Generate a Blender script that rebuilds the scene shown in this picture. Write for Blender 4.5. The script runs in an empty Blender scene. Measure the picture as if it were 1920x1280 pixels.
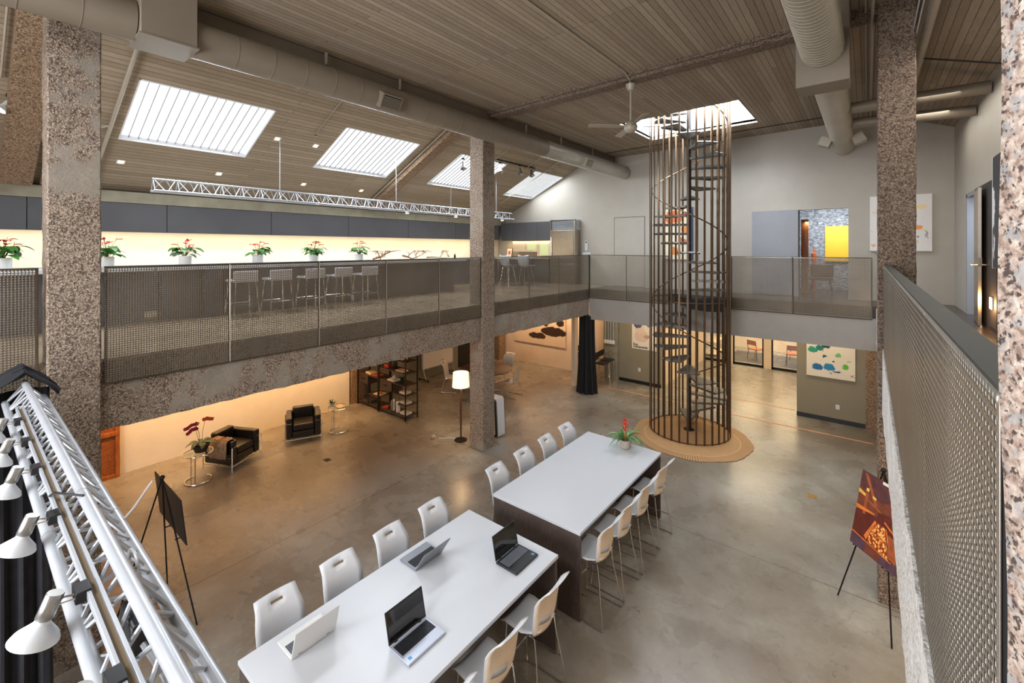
import bpy, bmesh, math, random
import numpy as np
from mathutils import Vector, Matrix
random.seed(7)
PI = math.pi
R = math.radians
C = bpy.context.scene.collection
SC = bpy.context.scene

# ------------------------------------------------------------------ camera, world, exposure, big lights
F_PX, YAW, HORIZON = 835.65, 38.6, 465.0
cam_d = bpy.data.cameras.new('camera'); cam = bpy.data.objects.new('camera', cam_d); C.objects.link(cam)
cam_d.sensor_fit = 'HORIZONTAL'; cam_d.sensor_width = 36; cam_d.lens = 36 * F_PX / 1920
cam_d.shift_y = -(640 - HORIZON) / 1920
cam_d.clip_start = 0.02; cam_d.clip_end = 200
cam.location = (0, 0, 4.6); cam.rotation_euler = (PI/2, 0, R(YAW))
SC.camera = cam
w = bpy.data.worlds.new('world'); SC.world = w; w.use_nodes = True
w.node_tree.nodes['Background'].inputs[0].default_value = (.75, .85, 1, 1)
w.node_tree.nodes['Background'].inputs[1].default_value = 1.0
try: w.cycles.sampling_method = 'NONE'
except Exception: pass
SC.view_settings.view_transform = 'Standard'; SC.view_settings.look = 'None'
SC.view_settings.gamma = 1; SC.view_settings.exposure = 0.47
SC.view_settings.use_curve_mapping = False
try:
    SC.cycles.use_denoising = True; SC.cycles.denoising_prefilter = 'NONE'; SC.cycles.light_sampling_threshold = .03; SC.cycles.max_bounces = 7; SC.cycles.diffuse_bounces = 4
    SC.cycles.glossy_bounces = 3; SC.cycles.transmission_bounces = 4; SC.cycles.transparent_max_bounces = 10
    SC.cycles.sample_clamp_indirect = 4; SC.cycles.caustics_reflective = False; SC.cycles.caustics_refractive = False
except Exception: pass

def light(name, kind, loc, energy, color=(1, 1, 1), aim=None, size=1, size_y=None, spot=None, blend=.5, spread=None):
    d = bpy.data.lights.new(name, kind); d.energy = energy; d.color = color
    if kind == 'AREA':
        d.size = size
        if size_y: d.shape = 'RECTANGLE'; d.size_y = size_y
        if spread: d.spread = R(spread)
    elif kind == 'SPOT':
        d.spot_size = R(spot or 60); d.spot_blend = blend; d.shadow_soft_size = size
    else: d.shadow_soft_size = size
    o = bpy.data.objects.new(name, d); C.objects.link(o); o.location = loc
    if aim is not None:
        v = Vector(aim) - Vector(loc); o.rotation_euler = v.to_track_quat('-Z', 'Y').to_euler()
    return o
DAY = (.86, .93, 1.0); WARM = (1.0, .58, .26); SOFT = (1.0, .80, .58)
KS = .482                                            # slope of the left roof
def roof_z(x): return 5.676 + KS * (x + 11.88)
SKY = [(1.78, 3.80), (5.25, 7.27), (8.70, 10.70), (12.20, 13.96)]     # skylights along Y
SX0, SX1 = -10.17, -8.72
for (y0, y1), pw in zip(SKY, (135, 135, 120, 45)):   # daylight that falls through each roof light
    xm = (SX0 + SX1) / 2; zm = roof_z(xm) - .03
    light('daylight_roof_light', 'AREA', (xm, (y0+y1)/2, zm), pw, DAY, aim=(xm + 1.0*KS*.9, (y0+y1)/2, zm - 1), size=1.5, size_y=1.9)
light('daylight_stair_shaft', 'AREA', (-3.5, 11.44, 8.75), 520, DAY, aim=(-3.5, 11.44, 0), size=2.5, size_y=2.0)
light('fill_rear_overhead', 'AREA', (-3.4, -2.2, 7.60), 380, (.93, .96, 1), aim=(-3.4, -.6, 0), size=4.6, size_y=2.2)  # added fill from overhead behind the viewpoint, no known roof light there
light('fill_rear_wall', 'AREA', (-3.6, -4.75, 3.9), 420, (.97, .97, 1), aim=(-3.6, 4, 4.4), size=6, size_y=3.4)  # added fill from the rear wall, brightens ceiling and floor
# lower left room, warm
light('warm_wall_wash', 'AREA', (-11.1, 4.2, 2.86), 120, WARM, aim=(-11.9, 4.2, 1.4), size=7.0, size_y=.12, spread=130)
for (x, y, e, sp) in [(-9.6, 3.2, 26, 50), (-9.0, 5.8, 26, 55), (-9.4, 9.2, 95, 105), (-9.4, 12.2, 80, 95), (-8.1, 1.6, 30, 60)]:
    light('warm_downlight', 'SPOT', (x, y, 2.9), e, WARM, aim=(x, y, 0), size=.06, spot=sp, blend=.8)
light('warm_far_wash', 'AREA', (-10.0, 13.6, 2.86), 55, (1, .66, .40), aim=(-10.0, 14.5, 1.3), size=3.6, size_y=.15)
# lower back passage
light('passage_light', 'AREA', (-3.4, 16.2, 2.85), 75, (1, .80, .52), aim=(-3.4, 16.2, 0), size=2.4, size_y=2.6)
light('meeting_room_light', 'AREA', (-3.4, 21.2, 2.8), 170, (1, .62, .3), aim=(-3.4, 21.2, 0), size=3, size_y=2)
light('under_landing_light', 'AREA', (-3.4, 13.6, 2.86), 46, (1, .82, .58), aim=(-3.4, 13.9, 0), size=7.0, size_y=.5)
light('right_lower_light', 'AREA', (.9, 5, 2.86), 60, (1, .82, .6), aim=(.9, 5, 0), size=.8, size_y=6)
# gallery level
light('splashback_light', 'AREA', (-11.55, 5.6, 4.86), 42, (1, .78, .48), aim=(-11.85, 5.6, 4.3), size=14, size_y=.08)
light('kitchen_light', 'AREA', (-10.2, 13.66, 4.86), 8, (1, .72, .36), aim=(-10.2, 13.95, 4.3), size=2.3, size_y=.08)
light('study_light', 'AREA', (-.8, 15.6, 5.6), 45, (.93, .96, 1), aim=(-.8, 16.6, 4), size=1.2, size_y=1.2)
light('side_room_light', 'AREA', (2.6, 11.8, 5.5), 40, (.7, .85, 1), aim=(2.2, 11.8, 4), size=1, size_y=1)
light('corridor_light', 'AREA', (.9, 8.0, 7.1), 70, (1, .95, .87), aim=(.9, 8.0, 0), size=.5, size_y=9)

# ------------------------------------------------------------------ materials
MATS = {}
def s2l(c):
    return tuple(((v/255)/12.92 if v/255 <= .04045 else ((v/255+.055)/1.055)**2.4) for v in c) + (1,)
class NT:
    def __init__(s, name):
        s.m = bpy.data.materials.new(name); s.m.use_nodes = True
        s.t = s.m.node_tree; s.b = s.t.nodes['Principled BSDF']; MATS[name] = s.m
        s.tc = None
    def n(s, kind, **kw):
        x = s.t.nodes.new(kind)
        for k, v in kw.items(): setattr(x, k, v)
        return x
    def l(s, a, b): s.t.links.new(a, b)
    def obj(s):
        if s.tc is None: s.tc = s.n('ShaderNodeTexCoord')
        return s.tc.outputs['Object']
    def mapv(s, scale=(1, 1, 1), rot=(0, 0, 0), loc=(0, 0, 0)):
        m = s.n('ShaderNodeMapping'); m.inputs['Scale'].default_value = scale
        m.inputs['Rotation'].default_value = rot; m.inputs['Location'].default_value = loc
        s.l(s.obj(), m.inputs['Vector']); return m.outputs['Vector']
    def noise(s, vec, scale, detail=3, rough=.5, dist=0):
        x = s.n('ShaderNodeTexNoise'); x.inputs['Scale'].default_value = scale
        x.inputs['Detail'].default_value = detail; x.inputs['Roughness'].default_value = rough
        x.inputs['Distortion'].default_value = dist
        if vec is not None: s.l(vec, x.inputs['Vector'])
        return x.outputs['Fac']
    def ramp(s, fac, stops, interp='LINEAR'):
        x = s.n('ShaderNodeValToRGB'); e = x.color_ramp.elements; x.color_ramp.interpolation = interp
        while len(e) < len(stops): e.new(.5)
        for i, (p, c) in enumerate(stops):
            e[i].position = p; e[i].color = c if len(c) == 4 else tuple(c) + (1,)
        s.l(fac, x.inputs['Fac']); return x.outputs['Color']
    def mix(s, fac, a, b, mode='MIX'):
        x = s.n('ShaderNodeMix', data_type='RGBA', blend_type=mode)
        for v, k in ((fac, 'Factor'), (a, 'A'), (b, 'B')):
            i = [q for q in x.inputs if q.name == k and (q.type == ('VALUE' if k == 'Factor' else 'RGBA'))][0]
            if isinstance(v, (int, float)): i.default_value = v
            elif isinstance(v, tuple): i.default_value = v
            else: s.l(v, i)
        return [q for q in x.outputs if q.type == 'RGBA'][0]
    def math(s, op, a, b=None, c=None, clamp=False):
        x = s.n('ShaderNodeMath', operation=op, use_clamp=clamp)
        for i, v in enumerate((a, b, c)):
            if v is None: continue
            if isinstance(v, (int, float)): x.inputs[i].default_value = v
            else: s.l(v, x.inputs[i])
        return x.outputs[0]
    def bump(s, h, strength=.5, dist=.01):
        x = s.n('ShaderNodeBump'); x.inputs['Strength'].default_value = strength; x.inputs['Distance'].default_value = dist
        s.l(h, x.inputs['Height']); s.l(x.outputs['Normal'], s.b.inputs['Normal'])
    def col(s, c):
        if isinstance(c, tuple): s.b.inputs['Base Color'].default_value = c
        else: s.l(c, s.b.inputs['Base Color'])
    def rough(s, v):
        if isinstance(v, (int, float)): s.b.inputs['Roughness'].default_value = v
        else: s.l(v, s.b.inputs['Roughness'])
def M(name, rgb, rough=.5, metal=0, var=0, vscale=6, emit=0, ecol=None, coat=0, spec=None, bump=0, bscale=40, trans=0, alpha=None):
    if name in MATS: return MATS[name]
    m = NT(name); c = s2l(rgb)
    if var:
        n = m.noise(m.mapv(), vscale, 4)
        d = tuple(max(0, v*(1-var)) for v in c[:3]) + (1,); u = tuple(min(1, v*(1+var)) for v in c[:3]) + (1,)
        m.col(m.ramp(n, [(.3, d), (.7, u)]))
    else: m.col(c)
    m.rough(rough); m.b.inputs['Metallic'].default_value = metal
    if coat: m.b.inputs['Coat Weight'].default_value = coat
    if spec is not None: m.b.inputs['Specular IOR Level'].default_value = spec
    if emit:
        try: m.m.cycles.emission_sampling = 'NONE'
        except Exception: pass
        m.b.inputs['Emission Color'].default_value = s2l(ecol or rgb); m.b.inputs['Emission Strength'].default_value = emit
    if trans: m.b.inputs['Transmission Weight'].default_value = trans
    if bump: m.bump(m.noise(m.mapv(), bscale, 3), bump, .004)
    return m.m
def concrete(name, a, b, pit, patch, scale=95, patch_amt=.60, bumpd=.008):
    m = NT(name); v = m.mapv()
    nz_ = m.n('ShaderNodeTexNoise'); nz_.inputs['Scale'].default_value = scale*1.1; nz_.inputs['Detail'].default_value = 3; m.l(v, nz_.inputs['Vector'])
    sc_ = m.n('ShaderNodeVectorMath', operation='SCALE'); sc_.inputs['Scale'].default_value = .4/scale; m.l(nz_.outputs['Color'], sc_.inputs[0])
    ad_ = m.n('ShaderNodeVectorMath', operation='ADD'); m.l(v, ad_.inputs[0]); m.l(sc_.outputs[0], ad_.inputs[1]); v = ad_.outputs[0]
    big = m.noise(v, 1.6, 6, .68); med = m.noise(v, 5, 5, .65); mid2 = m.noise(v, 30, 4, .65)
    vor = m.n('ShaderNodeTexVoronoi', feature='F1'); vor.inputs['Scale'].default_value = scale; m.l(v, vor.inputs['Vector'])
    vor2 = m.n('ShaderNodeTexVoronoi', feature='F1'); vor2.inputs['Scale'].default_value = scale*.5; m.l(v, vor2.inputs['Vector'])
    base = m.ramp(med, [(.3, s2l(a)), (.7, s2l(b))])
    peb = m.ramp(m.n_sep(vor.outputs['Color']), [(0, s2l([q*.70 for q in a])), (.4, s2l(a)), (.75, s2l(b)), (1, s2l([min(255, q*1.22) for q in b]))])
    c1 = m.mix(.62, base, peb)
    pits = m.math('MULTIPLY', m.ramp(vor2.outputs['Distance'], [(.38, (0, 0, 0)), (.62, (1, 1, 1))]), m.ramp(mid2, [(.42, (0, 0, 0)), (.56, (1, 1, 1))]))
    c2 = m.mix(m.math('MULTIPLY', pits, .75), c1, s2l(pit))
    c2 = m.mix(m.math('MULTIPLY', m.ramp(mid2, [(.30, (1, 1, 1)), (.42, (0, 0, 0))]), .3), c2, s2l(pit))
    edge = m.math('ADD', big, m.math('MULTIPLY', m.math('SUBTRACT', mid2, .5), .12))
    pm = m.ramp(edge, [(patch_amt, (0, 0, 0)), (patch_amt+.05, (1, 1, 1))])
    c3 = m.mix(m.math('MULTIPLY', pm, .85), c2, m.ramp(med, [(.3, s2l([q*.88 for q in patch])), (.7, s2l(patch))]))
    m.col(c3); m.rough(.88)
    h = m.math('SUBTRACT', m.math('SUBTRACT', m.math('MULTIPLY', mid2, .9), m.math('MULTIPLY', vor.outputs['Distance'], .5)), m.math('MULTIPLY', pits, .8))
    h2 = m.math('MULTIPLY', h, m.math('SUBTRACT', 1.0, m.math('MULTIPLY', pm, .8)))
    m.bump(h2, .8, bumpd)
    return m.m
def n_sep(self, colr):
    x = self.n('ShaderNodeSeparateColor'); self.l(colr, x.inputs[0]); return x.outputs[0]
NT.n_sep = n_sep
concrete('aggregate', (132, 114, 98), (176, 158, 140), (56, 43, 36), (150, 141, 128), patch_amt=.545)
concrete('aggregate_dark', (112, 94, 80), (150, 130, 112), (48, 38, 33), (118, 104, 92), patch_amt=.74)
concrete('aggregate_white', (236, 230, 222), (250, 246, 240), (150, 138, 126), (244, 242, 238), patch_amt=.5, bumpd=.004)
concrete('aggregate_smooth', (126, 122, 108), (154, 150, 134), (106, 102, 90), (148, 144, 128), scale=40, patch_amt=.42, bumpd=.002)
concrete('aggregate_warm', (138, 112, 88), (170, 144, 116), (80, 58, 44), (150, 124, 98), patch_amt=.74, scale=80)

def near_mat():
    m = NT('aggregate_near'); v = m.mapv(); a = m.noise(v, 110, 4, .6, .3); b = m.noise(m.mapv(loc=(5, 3, 1)), 140, 3, .6); g = m.noise(m.mapv(loc=(2, 8, 4)), 60, 2)
    c = m.ramp(a, [(.32, s2l((112, 92, 80))), (.45, s2l((160, 138, 124))), (.58, s2l((186, 168, 154))), (.7, s2l((206, 192, 180)))])
    c = m.mix(m.math('MULTIPLY', m.ramp(g, [(.55, (0, 0, 0)), (.62, (1, 1, 1))]), .7), c, s2l((150, 150, 150)))
    pit = m.ramp(b, [(.38, (1, 1, 1)), (.46, (0, 0, 0))])
    m.col(m.mix(pit, c, s2l((74, 60, 54)))); m.rough(.9)
    m.bump(m.math('SUBTRACT', a, pit), .5, .003)
near_mat()
def planks(name, a, b, c, width=.088, length=5.5):
    m = NT(name)
    sp = m.n('ShaderNodeSeparateXYZ'); m.l(m.obj(), sp.inputs[0]); cb = m.n('ShaderNodeCombineXYZ')
    m.l(sp.outputs['Y'], cb.inputs['X']); m.l(sp.outputs['X'], cb.inputs['Y'])
    br = m.n('ShaderNodeTexBrick'); br.offset = .37; br.offset_frequency = 3; br.squash = 1
    m.l(cb.outputs[0], br.inputs['Vector'])
    br.inputs['Color1'].default_value = (0, 0, 0, 1); br.inputs['Color2'].default_value = (1, 1, 1, 1); br.inputs['Mortar'].default_value = (.5, .5, .5, 1)
    br.inputs['Scale'].default_value = 1; br.inputs['Mortar Size'].default_value = .0034; br.inputs['Mortar Smooth'].default_value = .2
    br.inputs['Brick Width'].default_value = length; br.inputs['Row Height'].default_value = width; br.inputs['Bias'].default_value = 0
    v = m.mapv(scale=(14, 1.1, 1)); g = m.noise(v, 5, 5, .65, .6); g2 = m.noise(m.mapv(scale=(30, 1.6, 1)), 9, 3, .6)
    big = m.noise(m.mapv(), .55, 3)
    tone = m.math('ADD', m.math('MULTIPLY', m.n_sep(br.outputs['Color']), .34), m.math('MULTIPLY', g, .70))
    tone = m.math('ADD', tone, m.math('MULTIPLY', big, .25))
    base = m.ramp(tone, [(.30, s2l(a)), (.62, s2l(b)), (.98, s2l(c))])
    base = m.mix(m.math('MULTIPLY', m.ramp(g2, [(.52, (0, 0, 0)), (.7, (1, 1, 1))]), .35), base, s2l([q*.55 for q in a]))
    m.col(m.mix(m.math('MULTIPLY', br.outputs['Fac'], .82), base, s2l((42, 34, 28)))); m.rough(.82)
    m.bump(m.math('SUBTRACT', m.math('MULTIPLY', g, .25), br.outputs['Fac']), .7, .006)
    return m.m
planks('ceiling_planks', (134, 118, 100), (158, 142, 122), (182, 166, 145))
planks('roof_planks', (140, 124, 104), (160, 144, 122), (178, 162, 140), length=6.5)

def floor_mat():
    m = NT('polished_concrete'); v = m.mapv()
    big = m.noise(v, .42, 5, .55, .3); med = m.noise(v, 1.5, 6, .6, .35); fine = m.noise(v, 14, 4, .6); tiny = m.noise(v, 60, 2)
    t = m.math('ADD', m.math('ADD', m.math('MULTIPLY', big, .56), m.math('MULTIPLY', med, .30)), m.math('MULTIPLY', fine, .14))
    c = m.ramp(t, [(.30, s2l((106, 97, 85))), (.45, s2l((134, 128, 117))), (.57, s2l((156, 152, 142))), (.72, s2l((184, 181, 172)))], 'B_SPLINE')
    c = m.mix(m.math('MULTIPLY', m.ramp(m.noise(v, .75, 5, .6, .5), [(.36, (0, 0, 0)), (.72, (1, 1, 1))]), .62), c, s2l((104, 88, 72)))
    sp = m.n('ShaderNodeSeparateXYZ'); m.l(m.obj(), sp.inputs[0]); X, Y = sp.outputs['X'], sp.outputs['Y']
    wob = m.math('MULTIPLY', m.math('SUBTRACT', m.noise(v, 5, 3), .5), .012)
    def line(a, p, wd=.007):
        d = m.math('ABSOLUTE', m.math('ADD', m.math('SUBTRACT', a, p), wob)); return m.math('LESS_THAN', d, wd)
    ls = [line(X, -7.2, .009), line(Y, 7.45), m.math('MULTIPLY', line(Y, 6.98, .006), m.math('LESS_THAN', X, -7.2)), line(X, 3.0), line(Y, 1.0, .006), line(Y, 17.0), m.math('MULTIPLY', line(X, -2.9, .005), m.math('GREATER_THAN', Y, 14.0))]
    tot = ls[0]
    for q in ls[1:]: tot = m.math('MAXIMUM', tot, q)
    vc = m.n('ShaderNodeTexVoronoi', feature='DISTANCE_TO_EDGE'); vc.inputs['Scale'].default_value = .42
    dv = m.n('ShaderNodeVectorMath', operation='ADD'); nz = m.n('ShaderNodeTexNoise'); nz.inputs['Scale'].default_value = 2.2; nz.inputs['Detail'].default_value = 4
    m.l(m.obj(), nz.inputs['Vector']); sc = m.n('ShaderNodeVectorMath', operation='SCALE'); sc.inputs['Scale'].default_value = .7; m.l(nz.outputs['Color'], sc.inputs[0])
    m.l(m.obj(), dv.inputs[0]); m.l(sc.outputs[0], dv.inputs[1]); m.l(dv.outputs[0], vc.inputs['Vector'])
    crack = m.math('MULTIPLY', m.math('LESS_THAN', vc.outputs['Distance'], .0018), m.math('GREATER_THAN', big, .5))
    c = m.mix(m.math('MULTIPLY', crack, .5), c, s2l((80, 66, 54)))
    c = m.mix(m.math('MULTIPLY', tot, .75), c, s2l((58, 50, 44)))
    m.col(c)
    m.rough(m.math('ADD', m.math('MULTIPLY', med, .22), .17)); m.b.inputs['Specular IOR Level'].default_value = .55
    m.bump(m.noise(v, 3.5, 1, .5), .10, .004)
floor_mat()
def wall_paint(name, rgb, var=.05):
    m = NT(name); c = s2l(rgb); v = m.mapv()
    n = m.noise(v, 2.2, 5, .6)
    m.col(m.ramp(n, [(.25, tuple(q*(1-var) for q in c[:3])+(1,)), (.75, tuple(min(1, q*(1+var)) for q in c[:3])+(1,))])); m.rough(.6)
    m.bump(m.noise(v, 120, 2), .08, .002); return m.m
wall_paint('paint_grey', (176, 169, 157)); wall_paint('paint_white', (236, 228, 212)); wall_paint('paint_olive', (142, 132, 110))
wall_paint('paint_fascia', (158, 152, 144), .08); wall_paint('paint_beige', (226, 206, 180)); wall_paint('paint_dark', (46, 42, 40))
wall_paint('paint_bluegrey', (146, 146, 150)); wall_paint('paint_taupe', (148, 144, 136))
M('white_laminate', (206, 209, 214), .32, var=.01, vscale=3)
M('white_plastic', (214, 215, 218), .36); M('cream_plastic', (232, 214, 192), .42, var=.04, vscale=20); M('grey_plastic', (190, 192, 196), .3)
M('chrome', (226, 222, 216), .18, 1); M('steel_brushed', (190, 180, 165), .28, 1, var=.06, vscale=8)
M('black_leather', (26, 23, 22), .36, var=.25, vscale=14, bump=.25, bscale=60, coat=.15)
M('black_metal', (28, 26, 25), .45, .6); M('black_plastic', (22, 22, 24), .4); M('black_cloth', (30, 31, 36), .9, var=.25, vscale=9, bump=.4, bscale=90)
M('velvet', (12, 12, 14), .85, var=.3, vscale=9)
M('duct_paint', (132, 121, 106), .5, .1, var=.06, vscale=2); M('duct_bare', (176, 170, 158), .34, .45, var=.06, vscale=2); M('tread_steel', (120, 118, 114), .42, .5, var=.15, vscale=20); M('laptop_grey', (140, 144, 152), .36, .4); M('duct_paint_pale', (172, 163, 146), .45, .15, var=.05, vscale=2)
M('white_metal', (188, 192, 198), .33, .35, var=.05, vscale=8); M('pipe_paint', (170, 160, 144), .5, var=.05)
M('galvanised', (150, 146, 140), .38, .8, var=.1, vscale=4)
M('bronze', (102, 82, 62), .38, .8, var=.18, vscale=5); M('dark_steel', (44, 42, 42), .55, .4, var=.1)
M('mesh_steel', (132, 122, 108), .38, .85, var=.2, vscale=1.2)
M('mesh_steel_lit', (200, 193, 182), .30, .9, var=.1, vscale=1.2); M('cap_steel', (56, 58, 54), .6, .2, var=.12, vscale=3)  # mesh copy lightened to carry the floor's bright reflection in its colour
M('slab_edge', (74, 62, 50), .7, var=.15)
M('cabinet_dark', (92, 92, 95), .38, .2, var=.08, vscale=1.5); M('glass_dark', (30, 40, 36), .08, 0, coat=.6)
M('concrete_lintel', (150, 144, 124), .8, var=.18, vscale=3)
M('leaf', (58, 116, 40), .42, var=.35, vscale=18); M('leaf_dark', (34, 72, 34), .4, var=.3, vscale=18); M('leaf_pale', (120, 168, 96), .42, var=.3, vscale=22)
M('petal_red', (214, 40, 34), .4, var=.2, vscale=30); M('petal_pink', (206, 60, 70), .45, var=.25, vscale=30); M('petal_magenta', (168, 26, 74), .5, var=.3, vscale=40)
M('petal_orange', (226, 92, 60), .5, var=.3, vscale=40); M('ceramic_white', (238, 238, 236), .25); M('ceramic_grey', (176, 166, 156), .6, var=.08, vscale=30)
M('soil', (52, 38, 28), .95, var=.4, vscale=50); M('stem', (86, 96, 46), .6); M('bark', (142, 108, 84), .85, var=.35, vscale=30, bump=.5, bscale=50)
M('wood_dark', (62, 48, 42), .5, var=.2, vscale=5); M('wood_walnut', (70, 42, 28), .4, var=.2, vscale=6)
M('floor_wood', (54, 42, 38), .22, var=.25, vscale=4); M('gallery_floor', (172, 152, 126), .20, var=.22, vscale=1.4)
M('paper', (240, 232, 214), .6); M('paper_cream', (232, 206, 170), .6); M('book_red', (176, 70, 44), .5, var=.3, vscale=20); M('book_dark', (66, 64, 66), .5)
M('orange_paint', (196, 96, 44), .5, var=.1); M('yellow_paint', (236, 186, 40), .5, var=.04, vscale=3)
M('tape_red', (206, 92, 70), .6); M('tape_white', (222, 200, 176), .6); M('brass', (170, 130, 66), .4, .8); M('slot_tan', (128, 108, 80), .6); M('oven_glass_glow', (196, 204, 150), .2, ecol=(200, 210, 150), emit=.25)  # oven glass emits a faint added glow, no lamp sits behind it
M('wicker', (52, 40, 30), .8, bump=.6, bscale=70); M('rubber', (30, 30, 30), .8)
M('laptop_silver', (186, 192, 206), .32, .4); M('laptop_black', (40, 42, 46), .4, .1, bump=.1, bscale=300); M('laptop_white', (226, 226, 224), .35, .2)
M('screen_black', (10, 10, 11), .06, coat=.5); M('keycap_dark', (36, 38, 42), .5); M('keycap_grey', (108, 114, 122), .5); M('sticker_blue', (90, 150, 200), .4)
M('glow_white', (255, 252, 248), .5, emit=6.0, ecol=(255, 250, 240)); M('glow_warm', (255, 214, 150), .5, emit=9, ecol=(255, 196, 120))
M('glow_sconce', (255, 220, 160), .5, emit=14, ecol=(255, 190, 110)); M('roof_light_glow', (236, 242, 250), .5, emit=1.15, ecol=(232, 240, 250))
M('shaft_white', (238, 240, 244), .6)
M('shade_linen', (250, 226, 196), .8, emit=1.5, ecol=(255, 214, 160)); M('screen_white', (244, 240, 232), .5)
M('lamp_enamel', (232, 236, 240), .3); M('lamp_can', (156, 154, 150), .3, .8, var=.1)
def glass(name, tint=(.9, .95, .93), mixf=.12):
    m = NT(name); t = m.t; out = [n for n in t.nodes if n.type == 'OUTPUT_MATERIAL'][0]
    tr = m.n('ShaderNodeBsdfTransparent'); tr.inputs[0].default_value = tint + (1,)
    gl = m.n('ShaderNodeBsdfGlossy'); gl.inputs['Roughness'].default_value = .03
    mx = m.n('ShaderNodeMixShader'); mx.inputs[0].default_value = mixf
    m.l(tr.outputs[0], mx.inputs[1]); m.l(gl.outputs[0], mx.inputs[2]); m.l(mx.outputs[0], out.inputs['Surface'])
glass('glass_clear')
def wood_panel():
    m = NT('laminate_dark'); v = m.mapv(scale=(1, 1, .05)); n = m.noise(v, 160, 3, .6); n2 = m.noise(m.mapv(scale=(.3, .3, 1)), 150, 2)
    m.col(m.ramp(m.math('ADD', m.math('MULTIPLY', n, .7), m.math('MULTIPLY', n2, .3)), [(.35, s2l((58, 48, 44))), (.65, s2l((98, 84, 78)))])); m.rough(.45)
wood_panel()
def carved():
    m = NT('wood_carved'); v = m.mapv(); n = m.noise(v, 26, 4, .7, 1); m.col(m.ramp(n, [(.3, s2l((104, 52, 22))), (.7, s2l((176, 100, 44)))])); m.rough(.5); m.bump(n, .5, .01)
    m2 = NT('wood_amber'); v = m2.mapv(scale=(1, 1, .15)); n = m2.noise(v, 18, 4, .6, .5); m2.col(m2.ramp(n, [(.3, s2l((130, 68, 28))), (.7, s2l((190, 112, 52)))])); m2.rough(.35)
carved()
def rug():
    m = NT('rug_jute'); sp = m.n('ShaderNodeSeparateXYZ'); m.l(m.obj(), sp.inputs[0]); X, Y = sp.outputs['X'], sp.outputs['Y']
    rr = m.math('SQRT', m.math('ADD', m.math('MULTIPLY', X, X), m.math('MULTIPLY', Y, Y)))
    an = m.math('ARCTAN2', Y, X); rad = m.math('FRACT', m.math('MULTIPLY', an, 150/(2*PI)))
    pleat = m.math('LESS_THAN', rad, .34); inner = m.math('GREATER_THAN', rr, 1.10)
    conc = m.math('LESS_THAN', m.math('FRACT', m.math('MULTIPLY', rr, 22)), .25)
    base = m.ramp(m.noise(m.mapv(), 60, 3), [(.3, s2l((184, 140, 94))), (.7, s2l((216, 174, 124)))])
    c = m.mix(m.math('MULTIPLY', m.math('MULTIPLY', pleat, inner), .6), base, s2l((112, 74, 44)))
    c = m.mix(m.math('MULTIPLY', m.math('MULTIPLY', conc, m.math('SUBTRACT', 1.0, inner)), .22), c, s2l((130, 90, 56)))
    ring = m.math('LESS_THAN', m.math('ABSOLUTE', m.math('SUBTRACT', rr, 1.085)), .013)
    c = m.mix(m.math('MULTIPLY', ring, .6), c, s2l((222, 190, 146)))
    m.col(c); m.rough(.9); m.bump(m.math('MULTIPLY', pleat, inner), .6, .006)
rug()
def brick_white():
    m = NT('brick_painted'); sp = m.n('ShaderNodeSeparateXYZ'); m.l(m.obj(), sp.inputs[0]); cb = m.n('ShaderNodeCombineXYZ'); m.l(sp.outputs['X'], cb.inputs['X']); m.l(sp.outputs['Z'], cb.inputs['Y'])
    n = m.noise(m.mapv(scale=(1, 1, 2.4)), 9, 5, .7, .6)
    m.col(m.ramp(n, [(.36, s2l((84, 88, 96))), (.5, s2l((148, 154, 162))), (.66, s2l((200, 206, 212)))])); m.rough(.8); m.bump(n, 1, .03)
brick_white()
def throw_mat():
    m = NT('throw_knit'); w = m.n('ShaderNodeTexWave'); w.inputs['Scale'].default_value = 26; w.inputs['Distortion'].default_value = 6; m.l(m.mapv(), w.inputs['Vector'])
    m.col(m.ramp(w.outputs['Fac'], [(.3, s2l((96, 78, 62))), (.6, s2l((206, 178, 148)))])); m.rough(.95); m.bump(w.outputs['Fac'], .6, .01)
throw_mat()
def blobs(name, base, items, wob=.05, wscale=9, ax=('X', 'Z'), rough=.5):
    """paint patches with ragged outlines on a canvas: items = (x, z, radius, stretch, rgb)"""
    m = NT(name); sp = m.n('ShaderNodeSeparateXYZ'); m.l(m.obj(), sp.inputs[0]); X, Z = sp.outputs[ax[0]], sp.outputs[ax[1]]
    v = m.mapv(); n1 = m.math('SUBTRACT', m.noise(v, wscale, 6, .75), .5); v2 = m.mapv(loc=(3.1, 7.7, 1.3)); n2 = m.math('SUBTRACT', m.noise(v2, wscale, 6, .75), .5)
    c = s2l(base)
    nb = m.noise(v, 2.5, 3)
    c = m.ramp(nb, [(.3, tuple(q*.95 for q in c[:3])+(1,)), (.7, c)])
    for (x, z, r, st, rgb) in items:
        dx = m.math('MULTIPLY', m.math('ADD', m.math('SUBTRACT', X, x), m.math('MULTIPLY', n1, wob*4)), 1/st)
        dz = m.math('ADD', m.math('SUBTRACT', Z, z), m.math('MULTIPLY', n2, wob*4))
        d = m.math('SQRT', m.math('ADD', m.math('MULTIPLY', dx, dx), m.math('MULTIPLY', dz, dz)))
        c = m.mix(m.ramp(d, [(max(0, r*.92), (1, 1, 1)), (min(1, r), (0, 0, 0))]), c, s2l(rgb))
    m.col(c); m.rough(rough); return m.m

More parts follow.
